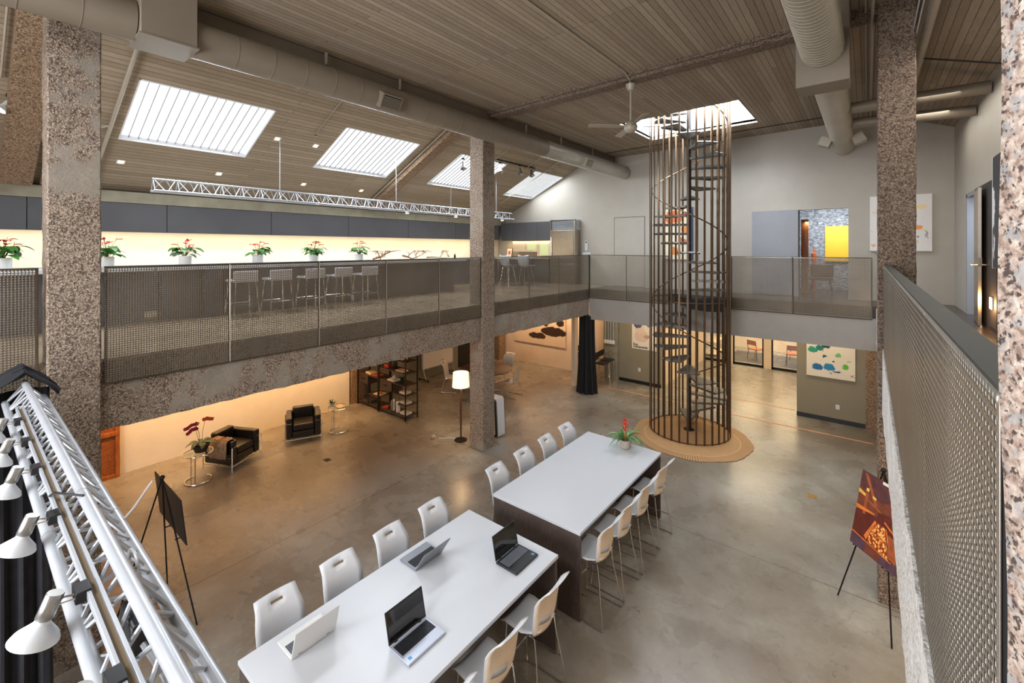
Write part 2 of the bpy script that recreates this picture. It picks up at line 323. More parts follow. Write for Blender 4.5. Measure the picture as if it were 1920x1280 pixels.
# ------------------------------------------------------------------ mesh helpers
class MB:
    def __init__(s): s.v = []; s.f = []; s.mi = []
    def add(s, vs, fs, mi=0):
        o = len(s.v); s.v += [tuple(x) for x in vs]; s.f += [tuple(i+o for i in f) for f in fs]; s.mi += [mi]*len(fs); return s
    def box(s, x0, x1, y0, y1, z0, z1, mi=0):
        v = [(x, y, z) for z in (z0, z1) for y in (y0, y1) for x in (x0, x1)]
        return s.add(v, [(0, 2, 3, 1), (4, 5, 7, 6), (0, 1, 5, 4), (2, 6, 7, 3), (0, 4, 6, 2), (1, 3, 7, 5)], mi)
    def boxm(s, mat, hx, hy, hz, mi=0):                       # centred box through a matrix
        v = [mat @ Vector((x*hx, y*hy, z*hz)) for z in (-1, 1) for y in (-1, 1) for x in (-1, 1)]
        return s.add(v, [(0, 2, 3, 1), (4, 5, 7, 6), (0, 1, 5, 4), (2, 6, 7, 3), (0, 4, 6, 2), (1, 3, 7, 5)], mi)
    def tube(s, pts, r, n=8, closed=False, cap=True, mi=0):
        pts = [Vector(p) for p in pts]; k = len(pts); rr = r if isinstance(r, (list, tuple)) else [r]*k
        T = []
        for i in range(k):
            a = pts[i-1] if (i > 0 or closed) else pts[0]; b = pts[(i+1) % k] if (i < k-1 or closed) else pts[-1]
            T.append((b-a).normalized())
        up = Vector((0, 0, 1)) if abs(T[0].z) < .9 else Vector((1, 0, 0))
        N = (up - T[0]*up.dot(T[0])).normalized(); vs = []
        for i in range(k):
            N = (N - T[i]*N.dot(T[i])).normalized(); B = T[i].cross(N)
            for j in range(n):
                a = 2*PI*j/n; vs.append(pts[i] + (N*math.cos(a) + B*math.sin(a))*rr[i])
        fs = []
        for i in range(k if closed else k-1):
            for j in range(n):
                a, b = i*n+j, i*n+(j+1) % n; c, d = ((i+1) % k)*n+(j+1) % n, ((i+1) % k)*n+j
                fs.append((a, b, c, d))
        if cap and not closed: fs += [tuple(range(n))[::-1], tuple(range((k-1)*n, k*n))]
        return s.add(vs, fs, mi)
    def lathe(s, prof, c=(0, 0, 0), n=24, axis=None, mi=0, cap=True):
        c = Vector(c); q = Vector(axis).normalized().to_track_quat('Z', 'Y') if axis else None
        vs = []
        for (r, z) in prof:
            for j in range(n):
                a = 2*PI*j/n; p = Vector((r*math.cos(a), r*math.sin(a), z))
                vs.append(c + (q @ p if q else p))
        fs = []
        for i in range(len(prof)-1):
            for j in range(n): fs.append((i*n+j, i*n+(j+1) % n, (i+1)*n+(j+1) % n, (i+1)*n+j))
        if cap: fs += [tuple(range(n))[::-1], tuple(range((len(prof)-1)*n, len(prof)*n))]
        return s.add(vs, fs, mi)
    def prism(s, poly, z0, z1, mat=None, mi=0):                # poly in xy, extruded along z, then matrix
        n = len(poly); vs = [Vector((x, y, z0)) for x, y in poly] + [Vector((x, y, z1)) for x, y in poly]
        if mat: vs = [mat @ v for v in vs]
        fs = [tuple(range(n))[::-1], tuple(range(n, 2*n))] + [(i, (i+1) % n, n+(i+1) % n, n+i) for i in range(n)]
        return s.add(vs, fs, mi)
    def ball(s, c, r, n=10, sq=(1, 1, 1), mi=0):
        m = n//2; prof = [(r*math.sin(PI*i/m), -r*math.cos(PI*i/m)) for i in range(m+1)]
        vs = []; fs = []
        for (rr, z) in prof:
            for j in range(n): a = 2*PI*j/n; vs.append((c[0]+max(rr, 1e-4)*math.cos(a)*sq[0], c[1]+max(rr, 1e-4)*math.sin(a)*sq[1], c[2]+z*sq[2]))
        for i in range(m):
            for j in range(n): fs.append((i*n+j, i*n+(j+1) % n, (i+1)*n+(j+1) % n, (i+1)*n+j))
        return s.add(vs, fs, mi)
    def build(s, name, mat, parent=None, world=False, bevel=0, seg=2, smooth=True, ang=38, mods=None):
        me = bpy.data.meshes.new(name); vs = s.v
        if world and parent is not None:
            mm = Matrix.Identity(4); p = parent
            while p is not None: mm = p.matrix_basis @ mm; p = p.parent
            mi = mm.inverted(); vs = [tuple(mi @ Vector(v)) for v in vs]
        me.from_pydata(vs, [], s.f); me.update()
        mats = mat if isinstance(mat, (list, tuple)) else [mat]
        for q in mats: me.materials.append(MATS[q] if isinstance(q, str) else q)
        if len(mats) > 1: me.polygons.foreach_set('material_index', s.mi)
        bm = bmesh.new(); bm.from_mesh(me); bmesh.ops.recalc_face_normals(bm, faces=bm.faces); bm.to_mesh(me); bm.free()
        if smooth:
            me.polygons.foreach_set('use_smooth', [True]*len(me.polygons)); me.set_sharp_from_angle(angle=R(ang))
        o = bpy.data.objects.new(name, me); C.objects.link(o)
        if parent is not None: o.parent = parent
        if bevel:
            b = o.modifiers.new('bevel', 'BEVEL'); b.width = bevel; b.segments = seg; b.limit_method = 'ANGLE'; b.angle_limit = R(40)
        return o
def tag(o, label=None, cat=None, group=None, kind=None):
    if label: o['label'] = label
    if cat: o['category'] = cat
    if group: o['group'] = group
    if kind: o['kind'] = kind
    return o
def thing(name, label, cat, loc=(0, 0, 0), rotz=0, group=None):
    o = bpy.data.objects.new(name, None); C.objects.link(o); o.location = loc; o.rotation_euler = (0, 0, rotz); o.empty_display_size = .1
    o.matrix_basis = Matrix.Translation(loc) @ Matrix.Rotation(rotz, 4, 'Z')
    return tag(o, label, cat, group)
def struct(name, mb, mat, **kw):
    return tag(mb.build(name, mat, **kw), kind='structure')
def dup(root, loc, rotz=0, label=None, group=None, scale=None):
    def cp(o, par):
        c = o.copy(); C.objects.link(c); c.parent = par
        for ch in [x for x in KIDS.get(o.name, [])]: cp(ch, c)
        return c
    global KIDS
    KIDS = {}
    for x in bpy.data.objects:
        if x.parent: KIDS.setdefault(x.parent.name, []).append(x)
    r = cp(root, None); r.location = loc; r.rotation_euler = (0, 0, rotz)
    if scale: r.scale = (scale,)*3
    if label: r['label'] = label
    if group: r['group'] = group
    return r
def solo(mb, name, mat, label, cat, group=None, origin=None, **kw):      # a thing that is one mesh, origin at its base
    xs = [v for v in mb.v]
    if origin is None:
        origin = (sum(v[0] for v in xs)/len(xs), sum(v[1] for v in xs)/len(xs), min(v[2] for v in xs))
    mb.v = [(v[0]-origin[0], v[1]-origin[1], v[2]-origin[2]) for v in xs]
    o = mb.build(name, mat, **kw); o.location = origin
    return tag(o, label, cat, group)
def beam_between(mb, a, b, w, h, mi=0):
    a, b = Vector(a), Vector(b); d = b-a; m = Matrix.Translation((a+b)/2) @ d.to_track_quat('X', 'Z').to_matrix().to_4x4()
    mb.boxm(m, d.length/2, w/2, h/2, mi)

# ------------------------------------------------------------------ the building
ZG = 3.32                      # gallery floor
XW, XE = -11.9, 1.52           # west and east walls
YB = 14.0                      # back wall of the gallery
YR = -4.9                      # rear wall behind the viewpoint
struct('floor', MB().box(-13.2, 3.4, YR, 23.2, -.12, 0), 'polished_concrete', smooth=False)
# gallery slabs
struct('floor', MB().box(XW, -6.90, YR, YB, 3.0, ZG), 'gallery_floor', smooth=False)
struct('floor', MB().box(-6.90, .5, 12.56, 18.4, 3.0, ZG), 'floor_wood', smooth=False)
struct('floor', MB().box(.20, 3.4, YR, 12.56, 3.0, ZG), 'floor_wood', smooth=False)
struct('floor', MB().box(.5, 3.4, 12.56, 18.4, 3.0, ZG), 'floor_wood', smooth=False)
struct('ceiling', MB().box(-12.9, -6.95, YR, 14.6, 2.90, 2.995), 'paint_beige', smooth=False)
struct('ceiling', MB().box(-6.95, .5, 12.6, 19.5, 2.90, 2.995), 'paint_taupe', smooth=False)
struct('ceiling', MB().box(.5, 3.4, YR, 19.5, 2.90, 2.995), 'paint_taupe', smooth=False)
struct('trim_1', MB().box(-6.86, .14, 12.50, 12.60, 2.357, 3.06), 'paint_fascia', smooth=False)
struct('trim_2', MB().box(-6.86, .14, 12.52, 12.60, 3.06, ZG+.005), 'slab_edge', smooth=False)
# walls
struct('wall_left', MB().box(XW-.15, XW, YR, 7.25, 0, 3.0), 'paint_white', smooth=False)
struct('wall_left', MB().box(-12.5, -12.35, 7.0, 14.7, 0, 3.0), 'aggregate_smooth', smooth=False)
struct('wall_left', MB().box(XW-.15, XW, YR, YB, 3.0, 5.5), 'paint_white', smooth=False)
mb = MB().box(-12.3, -8.9, 14.5, 14.7, 0, 2.99).box(-8.9, -7.32, 14.5, 14.7, 0, 2.99)
struct('wall_back', mb, 'paint_beige', smooth=False)
struct('wall_back', MB().box(-6.78, -5.3, 14.5, 14.7, 0, 2.99), 'paint_olive', smooth=False)
struct('wall_back', MB().box(-1.53, -.04, 14.5, 14.7, 0, 2.99), 'paint_olive', smooth=False)
struct('wall_back', MB().box(.5, XE, 14.5, 14.7, 0, 2.99), 'paint_beige', smooth=False)
struct('wall_left_passage', MB().box(-5.45, -5.3, 14.7, 19.4, 0, 2.99), 'paint_beige', smooth=False)
struct('wall_right_passage', MB().box(-1.53, -1.4, 14.7, 19.4, 0, 2.99), 'paint_beige', smooth=False)
struct('wall_back', MB().box(-8, 2.2, 22.9, 23.1, 0, 2.99), 'paint_beige', smooth=False)
struct('baseboard_back', MB().box(-6.78, -5.3, 14.475, 14.5, 0, .11), 'black_plastic', smooth=False)
struct('baseboard_back', MB().box(-1.53, -.04, 14.475, 14.5, 0, .11), 'black_plastic', smooth=False)
struct('wall_right', MB().box(XE, XE+.15, YR, 14.7, 0, 2.99), 'paint_beige', smooth=False)
# gallery back wall with gable top and doorway
yb0, yb1 = YB, YB+.14
gable = [(-12.05, ZG), (-1.44, ZG), (-1.44, 5.61), (-.38, 5.61), (-.38, ZG), (XE, ZG), (XE+.15, 7.3), (.4, 7.76), (.0, 7.86), (-6.85, 7.8), (-7.25, 8.0), (-12.05, 5.6)]
mb = MB(); n = len(gable)
for a, b, c_, d in [(-12.05, -1.44, 0, 0)]: pass
# split so that every face is convex
def quad_y(mb, pts): mb.prism([(p[0], p[1]) for p in pts], 0, 1, Matrix(((1, 0, 0, 0), (0, 0, .14, YB), (0, 1, 0, 0), (0, 0, 0, 1))))
quad_y(mb, [(-12.05, ZG), (-7.25, ZG), (-7.25, 8.0), (-12.05, 5.62)])
quad_y(mb, [(-7.25, ZG), (-1.44, ZG), (-1.44, 8.0), (-7.25, 8.0)])
quad_y(mb, [(-1.44, 5.61), (-.38, 5.61), (-.38, 8.0), (-1.44, 8.0)])
quad_y(mb, [(-.38, ZG), (XE+.15, ZG), (XE+.15, 7.6), (.4, 8.0), (-.38, 8.0)])
struct('wall_back', mb, 'paint_grey', smooth=False)
# study behind the doorway
struct('wall_back', MB().box(-2.6, 1.4, 17.0, 17.15, ZG, 6.4), 'brick_painted', smooth=False)
struct('wall_left_study', MB().box(-2.7, -2.55, 14.14, 17.0, ZG, 6.4), 'paint_bluegrey', smooth=False)
struct('wall_right_study', MB().box(1.3, 1.45, 14.14, 17.0, ZG, 6.4), 'paint_bluegrey', smooth=False)
struct('ceiling', MB().box(-2.7, 1.45, 14.14, 17.1, 6.3, 6.4), 'paint_white', smooth=False)
# right gallery wall with a door opening 11.45..12.35
mb = MB().box(XE, XE+.12, YR, 11.45, ZG, 7.35).box(XE, XE+.12, 12.35, YB, ZG, 7.35).box(XE, XE+.12, 11.45, 12.35, 5.62, 7.35)
struct('wall_right', mb, 'paint_grey', smooth=False)
struct('wall_right_room', MB().box(3.3, 3.4, 9.8, 14.2, ZG, 6), 'paint_bluegrey', smooth=False)
struct('wall_rear', MB().box(-12.1, 3.4, YR-.15, YR, 0, 8.2), 'paint_grey', smooth=False)
# left roof slope, with four openings
def slope_quad(mb, x0, x1, y0, y1, t=.10):
    z0, z1 = roof_z(x0), roof_z(x1)
    mb.add([(x0, y0, z0), (x1, y0, z1), (x1, y1, z1), (x0, y1, z0), (x0, y0, z0+t), (x1, y0, z1+t), (x1, y1, z1+t), (x0, y1, z0+t)],
           [(0, 1, 2, 3), (7, 6, 5, 4), (0, 4, 5, 1), (1, 5, 6, 2), (2, 6, 7, 3), (3, 7, 4, 0)])
mb = MB(); slope_quad(mb, -12.1, SX0, YR, YB+.1); slope_quad(mb, SX1, -6.9, YR, YB+.1)
ys = [YR] + [v for p in SKY for v in p] + [YB+.1]
for i in range(0, len(ys), 2): slope_quad(mb, SX0, SX1, ys[i], ys[i+1])
struct('ceiling', mb, 'roof_planks', smooth=False)
# flat middle ceiling with the stair opening
HX0, HX1, HY0, HY1 = -4.86, -2.15, 10.40, 12.52
def cz(x): return 7.66 + (x+6.8)*.018
def mid_quad(mb, x0, x1, y0, y1, t=.1):
    z0, z1 = cz(x0), cz(x1)
    mb.add([(x0, y0, z0), (x1, y0, z1), (x1, y1, z1), (x0, y1, z0), (x0, y0, z0+t), (x1, y0, z1+t), (x1, y1, z1+t), (x0, y1, z0+t)],
           [(0, 1, 2, 3), (7, 6, 5, 4), (0, 4, 5, 1), (1, 5, 6, 2), (2, 6, 7, 3), (3, 7, 4, 0)])
mb = MB()
mid_quad(mb, -7.0, HX0, YR, YB+.1); mid_quad(mb, HX1, .35, YR, YB+.1); mid_quad(mb, HX0, HX1, YR, -3.4); mid_quad(mb, HX0, HX1, -3.4, HY0); mid_quad(mb, HX0, HX1, HY1, YB+.1)
struct('ceiling', mb, 'ceiling_planks', smooth=False)
mb = MB(); zc0 = cz(.35)
mb.add([(.35, YR, zc0), (1.7, YR, 7.24), (1.7, YB+.1, 7.24), (.35, YB+.1, zc0), (.35, YR, zc0+.1), (1.7, YR, 7.34), (1.7, YB+.1, 7.34), (.35, YB+.1, zc0+.1)],
       [(0, 1, 2, 3), (7, 6, 5, 4), (0, 4, 5, 1), (1, 5, 6, 2), (2, 6, 7, 3), (3, 7, 4, 0)])
struct('ceiling', mb, 'ceiling_planks', smooth=False)
# stair shaft above the ceiling
t = .06; z0, z1 = 7.66, 8.95
mb = MB().box(HX0-t, HX0, HY0-t, HY1+t, z0+.08, z1).box(HX1, HX1+t, HY0-t, HY1+t, z0+.13, z1).box(HX0, HX1, HY0-t, HY0, z0+.12, z1).box(HX0, HX1, HY1, HY1+t, z0+.12, z1)
struct('trim_3', mb, 'shaft_white', smooth=False)
# windows: roof lights, then two unseen panes added as fill
for i, (y0, y1) in enumerate(SKY):
    o = thing('window_%d' % (i+1), None, None, ((SX0+SX1)/2, (y0+y1)/2, roof_z((SX0+SX1)/2))); o['kind'] = 'structure'
    def P(x, y, dz): return (x, y, roof_z(x)+dz)
    pane = MB(); dz = .07
    pane.add([P(SX0, y0, dz), P(SX1, y0, dz), P(SX1, y1, dz), P(SX0, y1, dz), P(SX0, y0, dz+.02), P(SX1, y0, dz+.02), P(SX1, y1, dz+.02), P(SX0, y1, dz+.02)],
             [(0, 1, 2, 3), (7, 6, 5, 4), (0, 4, 5, 1), (1, 5, 6, 2), (2, 6, 7, 3), (3, 7, 4, 0)])
    pane.build('pane', 'roof_light_glow', o, world=True, smooth=False)
    fr = MB()
    for (xa, xb, ya, yb_) in ((SX0, SX0+.02, y0, y1), (SX1-.02, SX1, y0, y1), (SX0, SX1, y0, y0+.02), (SX0, SX1, y1-.02, y1)):
        fr.add([P(xa, ya, -.012), P(xb, ya, -.012), P(xb, yb_, -.012), P(xa, yb_, -.012), P(xa, ya, dz), P(xb, ya, dz), P(xb, yb_, dz), P(xa, yb_, dz)],
               [(0, 1, 2, 3), (7, 6, 5, 4), (0, 4, 5, 1), (1, 5, 6, 2), (2, 6, 7, 3), (3, 7, 4, 0)])
    fr.build('window_frame', 'shaft_white', o, world=True, smooth=False)
    bars = MB(); k = 15
    for j in range(1, k):
        y = y0 + (y1-y0)*j/k; beam_between(bars, P(SX0, y, dz-.02), P(SX1, y, dz-.02), .008, .03)
    bars.build('glazing_bar', 'galvanised', o, world=True, smooth=False)
o = thing('window_5', None, None, (-3.5, 11.46, 8.9)); o['kind'] = 'structure'
MB().box(HX0, HX1, HY0, HY1, 8.90, 8.93).build('pane', 'roof_light_glow', o, world=True, smooth=False)
o = thing('window_6', None, None, (-3.4, -2.2, 7.7)); o['kind'] = 'structure'  # unseen glowing panel under the ceiling, added to go with the overhead fill
MB().box(-5.6, -1.2, -3.2, -1.2, 7.63, 7.64).build('pane', 'roof_light_glow', o, world=True, smooth=False)
o = thing('window_7', None, None, (-3.6, YR, 2.3)); o['kind'] = 'structure'  # unseen lit window added on the rear wall to carry the fill
MB().box(-6.6, -.6, YR, YR+.03, 2.3, 5.6).build('pane', 'roof_light_glow', o, world=True, smooth=False)
fr = MB()
for x in (-6.6, -4.6, -2.6, -.6): fr.box(x-.04, x+.04, YR, YR+.08, 2.3, 5.6)
for z in (2.3, 3.9, 5.6): fr.box(-6.64, -.56, YR, YR+.08, z-.04, z+.04)
fr.build('window_frame', 'black_metal', o, world=True, smooth=False)

# ------------------------------------------------------------------ concrete pillars and beams
def rough_prism(x0, x1, y0, y1, z0, z1, amp=.004, step=.10, cham=.012):
    """tall rectangular concrete block with chamfered corners and an uneven skin"""
    mb = MB(); nz = max(2, int((z1-z0)/step)); prof = []
    w, d = x1-x0, y1-y0; c = cham
    base = [(x0+c, y0), (x0+w/2, y0), (x1-c, y0), (x1, y0+c), (x1, y0+d/2), (x1, y1-c), (x1-c, y1), (x0+w/2, y1), (x0+c, y1), (x0, y1-c), (x0, y0+d/2), (x0, y0+c)]
    vs = []
    for i in range(nz+1):
        z = z0+(z1-z0)*i/nz
        for (x, y) in base: vs.append((x+random.uniform(-amp, amp), y+random.uniform(-amp, amp), z))
    k = len(base); fs = []
    for i in range(nz):
        for j in range(k): fs.append((i*k+j, i*k+(j+1) % k, (i+1)*k+(j+1) % k, (i+1)*k+j))
    fs += [tuple(range(k))[::-1], tuple(range(nz*k, (nz+1)*k))]
    return mb.add(vs, fs)
def pillar(x0, x1, y0, y1, z0, z1, mat, label, **kw):
    return solo(rough_prism(x0, x1, y0, y1, z0, z1, **kw), 'concrete_pillar', mat, label, 'pillar', origin=((x0+x1)/2, (y0+y1)/2, z0), ang=22)
pillar(-7.22, -6.80, .617, 1.046, 0, 7.66, 'aggregate', 'tall rough aggregate concrete pillar at left, behind the end of the lighting truss')
pillar(-7.22, -6.80, 7.47, 7.87, 0, 7.66, 'aggregate', 'rough aggregate concrete pillar in the middle of the room, beside the floor lamp')
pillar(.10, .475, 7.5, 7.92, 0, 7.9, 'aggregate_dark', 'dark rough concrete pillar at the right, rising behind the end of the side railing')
mb = MB(); base = [(.105, .65), (.118, .625), (.135, .60), (.17, .53), (.23, .42), (.52, .42), (.52, .98), (.165, .98)]; vs = []; nz = 260; k = len(base)
for i in range(nz+1):
    w_ = .006*math.sin(i*.11)+.004*math.sin(i*.37)
    for (x, y) in base: vs.append((x+(w_*.5 if x < .2 else 0), y, 7.9*i/nz))
mb.add(vs, [(i*k+j, i*k+(j+1) % k, (i+1)*k+(j+1) % k, (i+1)*k+j) for i in range(nz) for j in range(k)]+[tuple(range(k))[::-1], tuple(range(nz*k, (nz+1)*k))])
solo(mb, 'concrete_pillar', 'aggregate_near', 'pale pebbly concrete pillar close to the viewer at the right edge', 'pillar', origin=(.3, .7, 0), ang=80)
pillar(-12.3, -11.88, 7.3, 7.75, 0, 2.9, 'aggregate_warm', 'narrow concrete wall pillar at the left end of the shelving')
pillar(-.04, .40, 14.35, 14.75, 0, 2.9, 'aggregate_warm', 'brown concrete pillar at the far right corner beside the splashed painting')
pillar(-7.32, -6.78, 14.35, 14.75, 0, 2.9, 'aggregate_smooth', 'grey concrete pillar carrying electrical conduits behind the black stools')
pillar(-12.34, -11.85, 14.0, 14.4, 0, 2.9, 'aggregate_warm', 'brown concrete corner pillar beyond the round table')
def beam(mbx, mat, label): return solo(mbx, 'concrete_beam', mat, label, 'beam', ang=60)
def rough_beam_y(x0, x1, y0, y1, z0, z1, amp=.01, step=.12):
    mb = MB(); n = int((y1-y0)/step); base = [(x0, z0), ((x0+x1)/2, z0), (x1, z0), (x1, z0+(z1-z0)*.5), (x1, z1), (x0, z1)]; vs = []; k = len(base)
    for i in range(n+1):
        y = y0+(y1-y0)*i/n
        for (x, z) in base: vs.append((x+random.uniform(-amp, amp), y, z+random.uniform(-amp, amp)))
    fs = [(i*k+j, i*k+(j+1) % k, (i+1)*k+(j+1) % k, (i+1)*k+j) for i in range(n) for j in range(k)]
    return mb.add(vs, fs+[tuple(range(k))[::-1], tuple(range(n*k, (n+1)*k))])
beam(rough_beam_y(-7.2, -6.875, 1.05, 7.465, 2.506, 3.30), 'aggregate', 'long rough concrete beam under the left gallery, between the two tall pillars')
beam(rough_beam_y(-7.2, -6.875, 7.875, 12.5, 2.506, 3.30), 'aggregate', 'rough concrete beam under the gallery between the middle pillar and the black curtain')
beam(rough_beam_y(-7.2, -6.875, -4.8, .61, 2.506, 3.30), 'aggregate', 'rough concrete beam at the far left edge, behind the black drape')
beam(rough_beam_y(.145, .49, .99, 7.495, 2.5, 3.29, amp=.004), 'aggregate_white', 'whitewashed concrete beam edge under the right side railing')
beam(rough_beam_y(.145, .49, 7.93, 12.5, 2.5, 3.29, amp=.004), 'aggregate_white', 'whitewashed concrete beam beyond the dark right pillar')
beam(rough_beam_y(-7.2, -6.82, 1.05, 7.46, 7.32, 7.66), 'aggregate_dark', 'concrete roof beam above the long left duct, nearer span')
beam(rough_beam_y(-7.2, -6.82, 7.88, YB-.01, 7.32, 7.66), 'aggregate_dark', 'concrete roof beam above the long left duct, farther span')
beam(MB().box(-11.85, -11.50, YR, YB-.02, 5.50, 5.72), 'concrete_lintel', 'stained concrete lintel above the dark wall cabinets')
def slope_beam(y, w, h, mat, label, x0=-11.4, x1=-7.25):
    mb = MB(); z0, z1 = roof_z(x0)-h/2-.002, roof_z(x1)-h/2-.002
    beam_between(mb, (x0, y, z0), (x1, y, z1), w, h); return solo(mb, 'roof_rafter', mat, label, 'beam', smooth=False)
slope_beam(7.67, .30, .20, 'aggregate_warm', 'brown rafter on the sloping roof between the second and third skylights')
slope_beam(.66, .38, .24, 'aggregate_warm', 'brown rafter on the sloping roof behind the tall left pillar')
mb = MB(); beam_between(mb, (-6.75, 7.67, cz(-6.75)-.06), (.1, 7.67, cz(.1)-.06), .26, .12); beam_between(mb, (-6.75, 7.52, cz(-6.75)-.03), (.1, 7.52, cz(.1)-.03), .06, .06)
solo(mb, 'ceiling_crossbeam', 'aggregate_dark', 'low rough crossbeam over the ceiling that the fan hangs from', 'beam', smooth=False)
mb = MB(); beam_between(mb, (-6.75, .84, cz(-6.75)-.05), (.1, .84, cz(.1)-.05), .26, .10)
solo(mb, 'ceiling_crossbeam', 'aggregate_dark', 'low crossbeam on the ceiling near the upper edge of the picture', 'beam', smooth=False)
mb = MB(); mb.box(-6.80, -6.70, 1.1, YB-.02, 7.44, 7.655).box(-6.80, -6.62, 1.1, YB-.02, 7.44, 7.46)
solo(mb, 'steel_channel', 'duct_paint', 'taupe painted steel channel running along the roof beam above the left duct', 'beam', smooth=False)
for y, wh_ in ((3.6, 'nearest the viewer'), (5.0, 'second from the viewer'), (8.8, 'third, just past the middle pillar'), (10.4, 'fourth from the viewer'), (12.2, 'nearest the back wall')):
    mb = MB().box(-6.60, -6.57, y, y+.03, 7.25, 7.64).box(-6.78, -6.57, y, y+.03, 7.42, 7.45)
    solo(mb, 'duct_hanger', 'pipe_paint', 'thin painted duct hanger above the long left duct, ' + wh_, 'bracket', group='duct hangers above the long left duct', smooth=False)

# ------------------------------------------------------------------ perforated railings
PITCH = .0254; HOLE = .0162; PERF = {}
def perf_mesh(wd, ht, mat='mesh_steel'):
    nx = int((wd-.008)/PITCH); nz = int((ht-.012)/PITCH); key = (round(wd, 3), round(ht, 3), mat)
    if key in PERF: return PERF[key]
    def lines(n, L):
        m0 = (L-n*PITCH)/2+(PITCH-HOLE)/2; a = [0.]
        for i in range(n): a += [m0+i*PITCH, m0+i*PITCH+HOLE]
        return np.array(a+[L])
    xs, zs = lines(nx, wd), lines(nz, ht); NX, NZ = len(xs), len(zs); T = .0015
    gx, gz = np.meshgrid(xs, zs, indexing='ij'); base = np.stack([gx.ravel(), np.zeros(gx.size), gz.ravel()], 1)
    v = np.concatenate([base+[0, -T, 0], base+[0, T, 0]]); off = NX*NZ
    idx = lambda i, j: i*NZ+j
    I, J = np.meshgrid(np.arange(NX-1), np.arange(NZ-1), indexing='ij'); I = I.ravel(); J = J.ravel()
    hole = (I % 2 == 1) & (J % 2 == 1) & (I < NX-1) & (J < NZ-1)
    a, b, c_, d = idx(I, J), idx(I+1, J), idx(I+1, J+1), idx(I, J+1); s = ~hole; h = hole
    F = [np.stack([a[s], b[s], c_[s], d[s]], 1), np.stack([d[s], c_[s], b[s], a[s]], 1)+off]
    for p, q in ((a, b), (b, c_), (c_, d), (d, a)): F.append(np.stack([q[h], p[h], p[h]+off, q[h]+off], 1))
    i = np.arange(NX-1); j = np.arange(NZ-1); z = np.zeros_like(i); zz = np.zeros_like(j)
    def rim(p, q): F.append(np.stack([p, q, q+off, p+off], 1))
    rim(idx(i+1, z), idx(i, z)); rim(idx(i, z+NZ-1), idx(i+1, z+NZ-1)); rim(idx(zz, j), idx(zz, j+1)); rim(idx(zz+NX-1, j+1), idx(zz+NX-1, j))
    F = np.concatenate(F).astype(np.int32)
    me = bpy.data.meshes.new('perforated_panel'); me.vertices.add(len(v)); me.vertices.foreach_set('co', v.ravel())
    me.loops.add(F.size); me.loops.foreach_set('vertex_index', F.ravel()); me.polygons.add(len(F))
    me.polygons.foreach_set('loop_start', np.arange(0, F.size, 4)); me.polygons.foreach_set('loop_total', np.full(len(F), 4))
    me.update(calc_edges=True); me.materials.append(MATS[mat]); PERF[key] = me; return me
ZR0, ZR1 = 3.028, 4.383
def railing(label, along, fixed, edges, side, cap_w=.03, cap_mat='cap_steel', capz=0, spans=None, mat='mesh_steel'):
    """along 'Y' at x=fixed or along 'X' at y=fixed; side = which way the posts and the cap lie (+1/-1)"""
    mid = (edges[0]+edges[-1])/2
    loc = (fixed, mid, ZR0) if along == 'Y' else (mid, fixed, ZR0)
    t = thing('perforated_railing', label, 'railing', loc)
    for k in range(len(edges)-1):
        if spans and not spans[k]: continue
        a, b = edges[k]+.0012, edges[k+1]-.0012
        o = bpy.data.objects.new('panel', perf_mesh(b-a, ZR1-ZR0, mat)); C.objects.link(o); o.parent = t
        if along == 'Y': o.location = (0, a-mid, 0); o.rotation_euler = (0, 0, PI/2)
        else: o.location = (a-mid, 0, 0)
    for k, e in enumerate(edges):
        if spans and not ((k > 0 and spans[k-1]) or (k < len(spans) and spans[k])): continue
        e2 = min(max(e, edges[0]+.015), edges[-1]-.015); mb = MB()
        if along == 'Y': mb.box(min(fixed+side*.003, fixed+side*.012), max(fixed+side*.003, fixed+side*.012), e2-.010, e2+.010, ZR0+.02, ZR1-.005)
        else: mb.box(e2-.010, e2+.010, min(fixed+side*.003, fixed+side*.012), max(fixed+side*.003, fixed+side*.012), ZR0+.02, ZR1-.005)
        mb.build('post', 'dark_steel', t, world=True, smooth=False)
    for k in range(len(edges)-1):
        if spans and not spans[k]: continue
        mb = MB(); lo, hi = sorted((fixed-side*.004, fixed+side*cap_w))
        if cap_w < .04: lo, hi = sorted((fixed-side*.003, fixed+side*.012))
        if along == 'Y': mb.box(lo, hi, edges[k], edges[k+1], ZR1, ZR1+.008)
        else: mb.box(edges[k], edges[k+1], lo, hi, ZR1, ZR1+.008)
        mb.build('top_rail', cap_mat, t, world=True, smooth=False)
    return t
railing('long perforated metal railing of the left gallery, between the two tall pillars', 'Y', -6.85, [1.076, 2.36, 3.64, 4.91, 6.19, 7.465], -1)
railing('perforated metal railing of the left gallery from the middle pillar to the far corner', 'Y', -6.85, [7.90, 9.31, 10.72, 12.49], -1)
railing('short perforated metal railing at the far left edge, behind the black drape', 'Y', -6.85, [-2.0, -.72, .56], -1)
railing('perforated metal railing across the back landing, left of and behind the spiral stair', 'X', 12.49, [-6.85, -5.62, -4.35], 1)
railing('perforated metal railing across the back landing, right of the spiral stair', 'X', 12.49, [-2.75, -1.40, .08], 1)
railing('perforated metal railing with flat dark cap along the right gallery, close to the viewer', 'Y', .158, [.995, 2.14, 3.48, 4.82, 6.16, 7.49], 1, cap_w=.058, mat='mesh_steel_lit')

